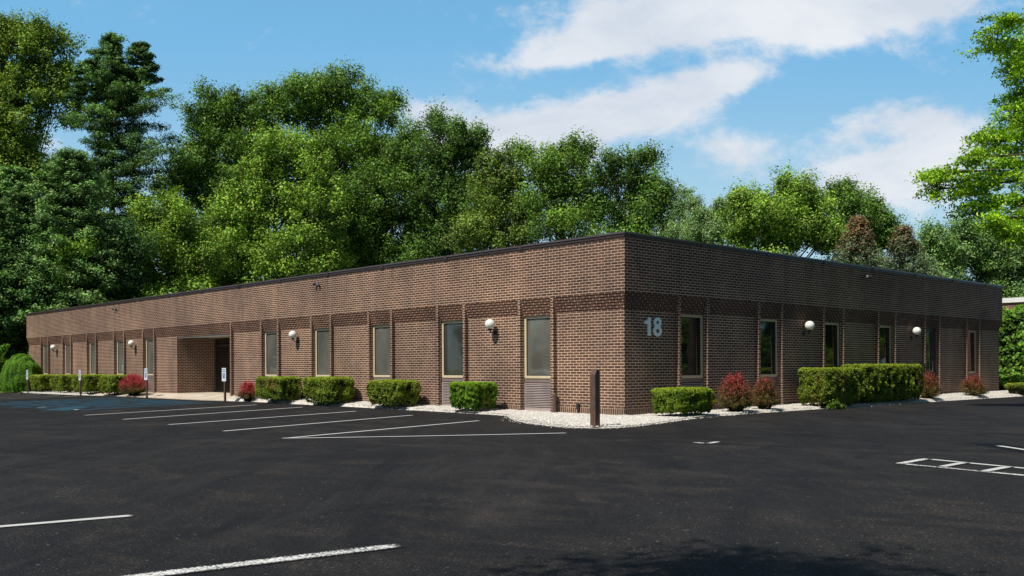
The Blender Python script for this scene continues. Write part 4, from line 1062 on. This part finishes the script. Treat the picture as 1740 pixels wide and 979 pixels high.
CATS = {'vine': 'vine'}
for (name, label, kind, base, lobes, leaf, pal, dens) in TREES:
    if name not in ('vine',):
        low = min(l[2] - l[4]*.5 for l in lobes); spread = max(abs(l[0]-base[0]) + abs(l[1]-base[1]) for l in lobes)*.45 + 1.2
        rgs = random.Random(int(base[0]*7 + base[1])); z = low
        while z > 3.4:
            z -= 2.3
            for q in range(3):
                a = rgs.uniform(0, 6.28); lobes = lobes + [(base[0] + math.cos(a)*spread*.5, base[1] + math.sin(a)*spread*.5, max(z, 2.2), 2.3, 1.6)]
    lobes = [(l[0], l[1], l[2], l[3]*.95, l[4]*.95) for l in lobes]
    rgt = random.Random(int(base[0]*31 + base[1]*7))
    if name not in ('vine',):
        for l in list(lobes):                       # tufts that break the outline
            for q in range(2):
                a = rgt.uniform(0, 6.283); el = rgt.uniform(.1, 1.4); R = rgt.uniform(.95, 1.2)
                lobes.append((l[0] + math.cos(a)*math.cos(el)*l[3]*R, l[1] + math.sin(a)*math.cos(el)*l[3]*R, l[2] + math.sin(el)*l[4]*R, l[3]*.30, l[4]*.32))
    rc = {'pale': .55, 'dark': .95, 'vdark': 1.0}.get(pal, .72)
    if name == 'vine': rc = .45
    broad_tree(name, label, base, lobes, leaf*.9, pal, dens*(1.25 if rc < .5 else 1.0), rc, int(200*(rc/.92)**1.6*(.2/(leaf*.9))**1.4), .26 if name not in ('vine',) else .05,
               group='trees behind the building' if name != 'vine' else None, bark='birch_bark' if name == 'birch_tree' else 'bark', cat=CATS.get(name, 'tree'))

PAL['pine'] = ((.155, .255, .085), (.042, .088, .036)); PAL['pine2'] = ((.185, .290, .100), (.055, .112, .042))
PAL['spruce'] = ((.150, .185, .120), (.070, .095, .062))
def pprof(t, a):
    k = .40 + 5.6*min(1, t/.10)*(1 - t)**.62
    wv = .74 + .16*math.sin(t*31 + 1.3*math.cos(a*1.0) + a*2) + .12*math.sin(t*67 + a)
    right = max(0, math.cos(a + .75))
    bough = 1.0 + (.42*right**2 if .50 < t < .80 else 0)
    return k*wv*bough*(.95 + .12*right)*(1 if t < .93 else .8)
conifer('pine_tree', 'tallest dark pine with layered boughs reaching right into the blue sky', (8.8, 54.3), 24.9, pprof, .74, 120, .20, 'pine', -.04, 3, r0=.34, seed=4, irregular=.5, leaders=((1.5, -1.4, 20.6, 3.4), (-1.2, 1.3, 20.2, 2.9), (.9, .6, 19.5, 3.6)))
def pprof2(t, a): return .5 + 3.6*min(1, t/.1)*(1 - t)**.6
conifer('pine_tree', 'shorter blue-green pine whose rounded top stands before the tallest pine', (3.9, 48.0), 14.9, pprof2, .50, 100, .22, 'pine2', -.02, 2, r0=.26, seed=9)
conifer('pine_tree', 'dark pine at the left edge below the yellow-green leafy tree', (1.2, 50.3), 13.6, pprof2, .55, 90, .22, 'pine', .02, 2, r0=.26, seed=11)
def sprof(t, a): return .14 + 4.0*(1 - t)**.95
conifer('spruce_tree', 'grey-green spruce with dead orange-brown top, left of the pair', (36.3, 12.8), 10.0, sprof, .36, 60, .17, 'spruce', .16, 1, (.76, .92, (.30, .175, .085)), seed=14, irregular=.2)
conifer('spruce_tree', 'grey-green spruce with brown leader, right and wider of the pair', (39.3, 11.4), 9.5, lambda t, a: .14 + 4.4*(1-t)**.9, .36, 60, .17, 'spruce', .16, 1, (.86, 1.0, (.28, .17, .085)), seed=15, irregular=.25)

# pale sprig poking above the parapet
P, Nn, T = clump_cloud([(0, 0, 5.0, .9, .35), (1.0, -.6, 5.5, .45, .35), (-.9, .5, 4.8, .4, .3)], .30, 60)
PAL['sprig'] = ((.38, .55, .28), (.2, .33, .14))
sr = tag(empty('sapling_tree', (7.6, 44.9, 0)), 'pale silvery sprig poking just above the roof edge left of the entrance', 'sapling')
leaf_object('crown', P, Nn, .13*RG.uniform(.7, 1.3, len(P)), RG.uniform(.4, .7, len(P)), leaf_colors(T, 'sprig'), sr, M['leaf'])
MB().tube([(0, 0, 0), (.1, 0, 2.5), (0, 0, 5.2)], [.06, .045, .01], 7).build('trunk', M['bark'], sr)

# dead twigs standing above the olive oak
dt = tag(empty('dead_tree', (29.6, 35.2, 0)), 'thin dead tree with bare grey twigs rising between two oaks', 'tree')
mb = MB(); rg = random.Random(2); mb.tube([(0, 0, 0), (.1, .1, 8), (0, 0, 15.6)], [.14, .10, .03], 7)
for k in range(22):
    z = rg.uniform(10, 15.4); a = rg.uniform(0, 6.28); L = rg.uniform(.5, 1.6)
    p = Vector((0, 0, z)); q = p + Vector((math.cos(a)*L*.5, math.sin(a)*L*.5, L*.8)); mb.tube([p, p.lerp(q, .5) + Vector((0, 0, -.05)), q], [.025, .016, .006], 5, False)
mb.build('trunk', M['birch_bark'], dt)

# woodland mass far behind everything
lob = []
for (x, y) in ((-14, 66), (-6, 70), (2, 73), (10, 72), (18, 68), (26, 62), (33, 55), (38, 47), (43, 41), (-22, 62), (-30, 60)):
    for k in range(3): lob.append((x + rnd.uniform(-3, 3), y + rnd.uniform(-2, 2), 3.2 + k*2.4, 3.6, 2.2))
P, Nn, T = clump_cloud(lob, 1.4, 90, shell=(.5, 1.0))
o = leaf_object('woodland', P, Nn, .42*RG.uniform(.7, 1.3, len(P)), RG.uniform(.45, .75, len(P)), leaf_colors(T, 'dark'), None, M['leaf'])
tag(o, 'dark wood closing off the view behind the trees', 'woodland', kind='stuff')

# overhanging tree at the right: sprays of small bright leaves drooping on thin branches
def spray_tree(name, label, base, lobes, leaf, pal, per, rc, r0):
    root = empty(name, (base[0], base[1], 0)); tag(root, label, 'tree')
    L = [(l[0]-base[0], l[1]-base[1], l[2], l[3], l[4]) for l in lobes]
    mb = MB(); rg = random.Random(77)
    K = Vector((0, 0, 3.0)); T = Vector((.2, .1, 12.5)); mb.tube([(0, 0, 0), K, K.lerp(T, .5), T], [r0*1.3, r0, r0*.6, r0*.1], 10)
    PP, NN, TT = [], [], []
    for l in L:
        e = Vector(l[:3]); zz = min(11.5, max(3.0, e.z - 1.2 + .2*math.hypot(e.x, e.y))); s = Vector((0, 0, zz)) + (T-K)*0
        mid = s.lerp(e, .55) + Vector((0, 0, .35)); mb.tube([s, mid, e], [r0*.30, r0*.16, r0*.05], 7)
        k = max(7, int(26*l[3]*l[3]/(rc*rc)*.10 + 8*l[3]/rc))
        for _ in range(k):
            d = Vector((rg.gauss(0, 1), rg.gauss(0, 1), rg.gauss(0, 1))).normalized(); rr = rg.uniform(.25, 1)**.6
            c = e + Vector((d.x*l[3], d.y*l[3], d.z*l[4]))*rr
            mb.tube([mid.lerp(e, rg.uniform(.5, 1)), e.lerp(c, .6) + Vector((0, 0, .08)), c], [.014, .009, .004], 4, False)
            m = int(per*rg.uniform(.6, 1.3)); ax = Vector((d.x, d.y, rg.uniform(-.35, .1))).normalized()
            t = RG.uniform(-1, 1, m)[:, None]*rc
            off = t*np.array(ax) + RG.normal(size=(m, 3))*np.array([.42, .42, .22])*rc*.7
            off[:, 2] -= .25*(t[:, 0]**2)/rc
            PP.append(np.array(c) + off); NN.append(unit(m)*.8 + np.array([-.1, .1, .75])); TT.append(np.full(m, rg.uniform(-.8, .8)) + off[:, 2]/rc*.8)
    mb.build('trunk', M['bark'], root)
    P, Nn, T = map(np.concatenate, (PP, NN, TT))
    leaf_object('crown', P, Nn, leaf*RG.uniform(.7, 1.35, len(P)), RG.uniform(.32, .55, len(P)), leaf_colors(T, pal), root, M['leaf'])
    return root
OAKL = [(9.9,-4.9,10.3,0.50,0.34),(10.5,-4.3,10.0,0.5,0.4),(11.3,-4.7,9.9,0.63,0.41),(11.2,-4.6,9.3,0.54,0.41),(11.0,-4.9,8.5,0.63,0.35),(10.8,-4.8,7.9,0.63,0.41),(10.4,-4.4,7.3,0.73,0.35),(10.6,-5.0,7.0,0.73,0.54),(8.9,-4.4,6.6,0.48,0.22),(9.0,-3.5,6.3,0.54,0.26),(9.5,-4.0,6.0,0.70,0.36),(10.2,-4.6,6.3,0.79,0.51),(8.8,-3.4,5.9,0.29,0.19),(9.8,-4.3,5.5,0.63,0.36),(10.1,-5.0,5.4,0.70,0.5),(9.8,-4.8,4.8,0.38,0.26),(9.8,-5.2,4.7,0.45,0.33),(9.3,-4.8,5.0,0.38,0.20),
        (10.6,-5.9,9.5,1.11,0.95),(11.1,-5.9,7.8,1.27,1.11),(12.1,-5.5,6.1,1.11,0.95),(12.5,-6.8,11.0,1.43,1.27),(12.4,-7.2,8.5,1.59,1.43),(12.3,-7.1,6.2,1.43,1.11),(14.1,-8.3,9.7,1.43,1.43),(13.9,-8.6,7.3,1.59,1.43),(12.6,-7.9,12.0,1.43,1.11),(15.4,-9.5,8.5,1.27,1.27)]
spray_tree('pin_oak_tree', 'bright lime-green tree overhanging the lot at the right edge', (13.0, -7.2), OAKL, .095, 'lime', 84, .32, .20)

# trees standing behind the photographer: their crown shades the near asphalt and shows in the glass
near = spray_tree('shade_tree', 'leafy tree beside the lot casting the shadow on the near asphalt', (-22.4, -14.0),
    [(-18.05, -11.45, 8.0, .80, .55), (-17.55, -11.95, 8.2, .55, .5), (-18.9, -12.0, 8.1, .6, .5), (-21.0, -13.8, 8.8, 1.2, 1.0), (-22.4, -14.0, 9.6, 1.6, 1.3), (-24.2, -14.5, 8.4, 1.6, 1.2), (-22.2, -16.0, 9.0, 1.5, 1.1)], .12, 'mid', 60, .42, .16)
roots = {o['label']: o for o in COL.objects if o.parent is None and o.get('label')}
A = roots['brightest yellow-green maple with dense crown left of the tallest round tree']; B = roots['broad bright green maple in the centre of the trees over the shaded wall']
D = roots['green oak with broad crown right of the tallest round-topped tree']
for i, (s, x, y, rz, sc, lb) in enumerate([(A, 32, -23, 1.0, .62, 'a'), (B, 41, -27, 2.2, .7, 'b'), (D, 52, -28, .4, .6, 'c'), (A, 63, -29, 3.4, .6, 'd'), (B, 76, -31, 5.0, .75, 'e'), (A, 90, -32, 2.0, .65, 'k'), (B, 106, -34, 1.0, .8, 'l'),
        (D, -46, 36, 2.0, .55, 'f'), (B, -48, 48, .9, .7, 'g'), (A, -50, 62, 4.4, .55, 'h'), (B, -50, 78, 3.0, .7, 'i'), (D, -50, 95, 1.0, .6, 'm'), (A, -50, 115, 1.0, .6, 'n')]):
    c = copy_tree(s); c.name = 'maple_tree' if s is not D else 'oak_tree'; c.location = (x, y, 0); c.rotation_euler = (0, 0, rz); c.scale = (sc, sc, sc)
    tag(c, 'leafy tree across the lot seen only mirrored in the window glass', 'tree', 'trees mirrored in the window glass')

# silver car parked across the lot, mirrored in the window nearest the corner
def make_car(loc, rz):
    r = empty('parked_car', loc, rz); tag(r, 'silver car parked across the lot, mirrored in the window by the corner', 'car')
    bm = bmesh.new(); W = .88
    prof = [(-2.25, .38), (-2.28, .72), (-2.15, .95), (-1.55, 1.02), (-1.15, 1.06), (2.05, 1.06), (2.22, .98), (2.28, .70), (2.25, .38)]
    for s in (-1, 1): [bm.verts.new((x, s*W*(1 if z < .9 else .97), z)) for x, z in prof]
    bm.verts.ensure_lookup_table(); n = len(prof)
    bm.faces.new(bm.verts[:n]); bm.faces.new(bm.verts[n:][::-1])
    for i in range(n): bm.faces.new((bm.verts[i], bm.verts[n+i], bm.verts[n+(i+1) % n], bm.verts[(i+1) % n]))
    bmesh.ops.bevel(bm, geom=bm.edges[:], offset=.06, segments=3, affect='EDGES')
    me = bpy.data.meshes.new('body'); bm.to_mesh(me); bm.free(); me.polygons.foreach_set('use_smooth', [True]*len(me.polygons)); link('body', me, r, M['car_paint'])
    def cab(pts, name, mat, w0, w1, off=.05):
        bm = bmesh.new()
        for s in (-1, 1): [bm.verts.new((x, s*(w0 if z < 1.2 else w1), z)) for x, z in pts]
        bm.verts.ensure_lookup_table(); n = len(pts)
        bm.faces.new(bm.verts[:n]); bm.faces.new(bm.verts[n:][::-1])
        for i in range(n): bm.faces.new((bm.verts[i], bm.verts[n+i], bm.verts[n+(i+1) % n], bm.verts[(i+1) % n]))
        bmesh.ops.bevel(bm, geom=bm.edges[:], offset=off, segments=2, affect='EDGES')
        me = bpy.data.meshes.new(name); bm.to_mesh(me); bm.free(); return link(name, me, r, M[mat])
    cab([(-1.25, 1.02), (-.55, 1.50), (1.75, 1.52), (2.12, 1.02)], 'window_band', 'glass_dark', .83, .68)
    cab([(-.62, 1.47), (-.50, 1.56), (1.70, 1.58), (1.85, 1.48)], 'car_roof', 'car_paint', .70, .68, .03)
    for (x, s) in ((-1.40, -1), (-1.40, 1), (1.42, -1), (1.42, 1)):
        wh = MB().tube([(x, s*.68, .33), (x, s*.72, .33), (x, s*.90, .33), (x, s*.93, .33)], [.30, .335, .335, .30], 24).build('wheel', M['tyre'], r)
        MB().tube([(x, s*.92, .33), (x, s*.945, .33)], [.21, .17], 20).build('rim', M['rim'], wh)
    for s in (-1, 1):
        MB().cham(-2.30, -2.20, s*.62-.16, s*.62+.16, .68, .82, .02).build('headlight', M['white'], r)
    return r
make_car((-17.5, 22.5, 0), R_(40))

# ================================================================== SKY, SUN, CAMERA
SUN_AZ = (-.99920, -.040); EL = R_(56)
w = bpy.data.worlds.new('World'); SC.world = w; w.use_nodes = True; k = N(w.node_tree)
sky = k.n('ShaderNodeTexSky', sky_type='NISHITA', sun_disc=False, sun_elevation=EL, air_density=1.0, dust_density=.6, ozone_density=1.6, altitude=50)
sky.sun_rotation = math.atan2(SUN_AZ[0], SUN_AZ[1])
d = k.n('ShaderNodeTexCoord').outputs['Generated']
FW_ = (.685, .7287, 0); RT = (.7287, -.685, 0)
fwd = k.m('MAXIMUM', k.vm('DOT_PRODUCT', d, FW_), .05); ds = k.sep(d)
u = k.m('DIVIDE', k.vm('DOT_PRODUCT', d, RT), fwd); v = k.m('DIVIDE', ds[2], fwd)
uv = k.comb(u, v)
warp = k.m('ADD', k.m('MULTIPLY', k.noise(k.vm('MULTIPLY', uv, (8, 13, 1)), 1.0, 9, .62, .25), .5), k.m('MULTIPLY', k.noise(k.vm('MULTIPLY', uv, (28, 42, 1)), 1.0, 9, .66, .2), .5))
soft = k.noise(k.vm('MULTIPLY', uv, (1.6, 3.0, 1)), 1.0, 5, .55, .2)
fld = None; 
def blob(px, py, rx, ry, ang, amp):
    cu, cv = (px-870)/1639, (624-py)/1639; a = R_(ang); ca, sa = math.cos(a), math.sin(a)
    du = k.m('SUBTRACT', u, cu); dv = k.m('SUBTRACT', v, cv)
    x = k.m('DIVIDE', k.m('ADD', k.m('MULTIPLY', du, ca), k.m('MULTIPLY', dv, sa)), rx/1639)
    y = k.m('DIVIDE', k.m('SUBTRACT', k.m('MULTIPLY', dv, ca), k.m('MULTIPLY', du, sa)), ry/1639)
    r2 = k.m('ADD', k.m('MULTIPLY', x, x), k.m('MULTIPLY', y, y))
    return k.m('MULTIPLY', k.m('EXPONENT', k.m('MULTIPLY', r2, -1.0)), amp)
acc = 0.0
for b in ((1340, 0, 300, 58, 5, 1.3), (1120, 40, 160, 44, 8, 1.05), (990, 80, 120, 30, 6, 1.0), (900, 108, 80, 16, 5, .7), (1500, -5, 210, 62, 5, 1.05), (1400, 66, 90, 28, 0, .8), (1020, 15, 60, 46, 10, .6),
          (1255, 125, 70, 26, 14, .95), (1150, 165, 115, 38, 12, 1.15), (1060, 190, 120, 40, 8, 1.1), (950, 225, 120, 46, 5, 1.05), (860, 235, 100, 42, 3, .9), (730, 190, 66, 28, 0, .95), (790, 240, 100, 38, 0, .85), (960, 275, 110, 30, 0, .6),
          (1252, 262, 64, 44, 0, .80), (1490, 290, 150, 36, 6, 1.25), (1600, 262, 90, 48, 12, 1.15), (1450, 220, 100, 34, 12, .80), (1560, 200, 80, 30, 0, .6), (1520, 335, 130, 34, 0, .70), (60, 245, 60, 22, 0, .8), (-300, 120, 200, 60, 5, .9), (2100, 150, 240, 70, 4, .9)):
    acc = k.m('ADD', acc, blob(*b))
dens = k.m('ADD', acc, k.m('MULTIPLY', k.m('SUBTRACT', warp, .5), 3.4))
mask = k.m('MULTIPLY', k.ramp(dens, .15, 1.15), .95)
wisp = k.m('MULTIPLY', k.ramp(soft, .50, .80), .16)
mask = k.m('MAXIMUM', mask, wisp)
shade = k.noise(k.vm('MULTIPLY', uv, (5, 9, 1)), 1.0, 6, .6, .3)
STR = .12
cc = k.mix(k.ramp(shade, .35, .70), (.66/STR, .72/STR, .81/STR), (.86/STR, .88/STR, .92/STR))
tint = k.mix(1.0, sky.outputs[0], (.36, .48, .50), 'MULTIPLY')
haze = k.ramp(v, .32, .02)
lowband = k.mix(k.ramp(v, .36, .10), (.205/STR, .512/STR, .83/STR), (.47/STR, .71/STR, .86/STR))
tint = k.mix(k.m('MULTIPLY', k.m('MULTIPLY', k.ramp(ds[2], .62, .30), k.ramp(k.vm('DOT_PRODUCT', d, FW_), -.1, .5)), .92), tint, lowband)
col = k.mix(mask, tint, cc)
bg = k.n('ShaderNodeBackground', i_Strength=STR); k.t.links.new(col, bg.inputs[0])
o = k.n('ShaderNodeOutputWorld'); k.t.links.new(bg.outputs[0], o.inputs[0])

sl = bpy.data.lights.new('sun', 'SUN'); sl.energy = 5.0; sl.angle = R_(.53); sl.color = (1.0, .95, .86)
so_ = bpy.data.objects.new('sun', sl); COL.objects.link(so_)
dirv = Vector((SUN_AZ[0]*math.cos(EL), SUN_AZ[1]*math.cos(EL), math.sin(EL)))
so_.rotation_euler = dirv.to_track_quat('Z', 'Y').to_euler(); so_.location = (-30, 20, 40)

cd = bpy.data.cameras.new('camera'); cam = bpy.data.objects.new('camera', cd); COL.objects.link(cam)
cd.sensor_width = 36; cd.sensor_fit = 'HORIZONTAL'; cd.lens = 36*1639/1740; cd.shift_y = (624.3-489.5)/1740
cd.clip_start = .1; cd.clip_end = 3000
cam.location = (-17.25, -14.53, 1.19)
yaw = -math.atan2(.685, .729)
cam.rotation_euler = (Matrix.Rotation(yaw, 4, 'Z') @ Matrix.Rotation(math.pi/2, 4, 'X') @ Matrix.Rotation(-.0043, 4, 'Z')).to_euler()
SC.camera = cam
SC.view_settings.view_transform = 'Standard'; SC.view_settings.look = 'None'; SC.view_settings.exposure = 0; SC.view_settings.gamma = 1
SC.render.engine = 'CYCLES'
SC.cycles.max_bounces = 6; SC.cycles.diffuse_bounces = 3; SC.cycles.transmission_bounces = 3; SC.cycles.transparent_max_bounces = 4
SC.cycles.use_denoising = True
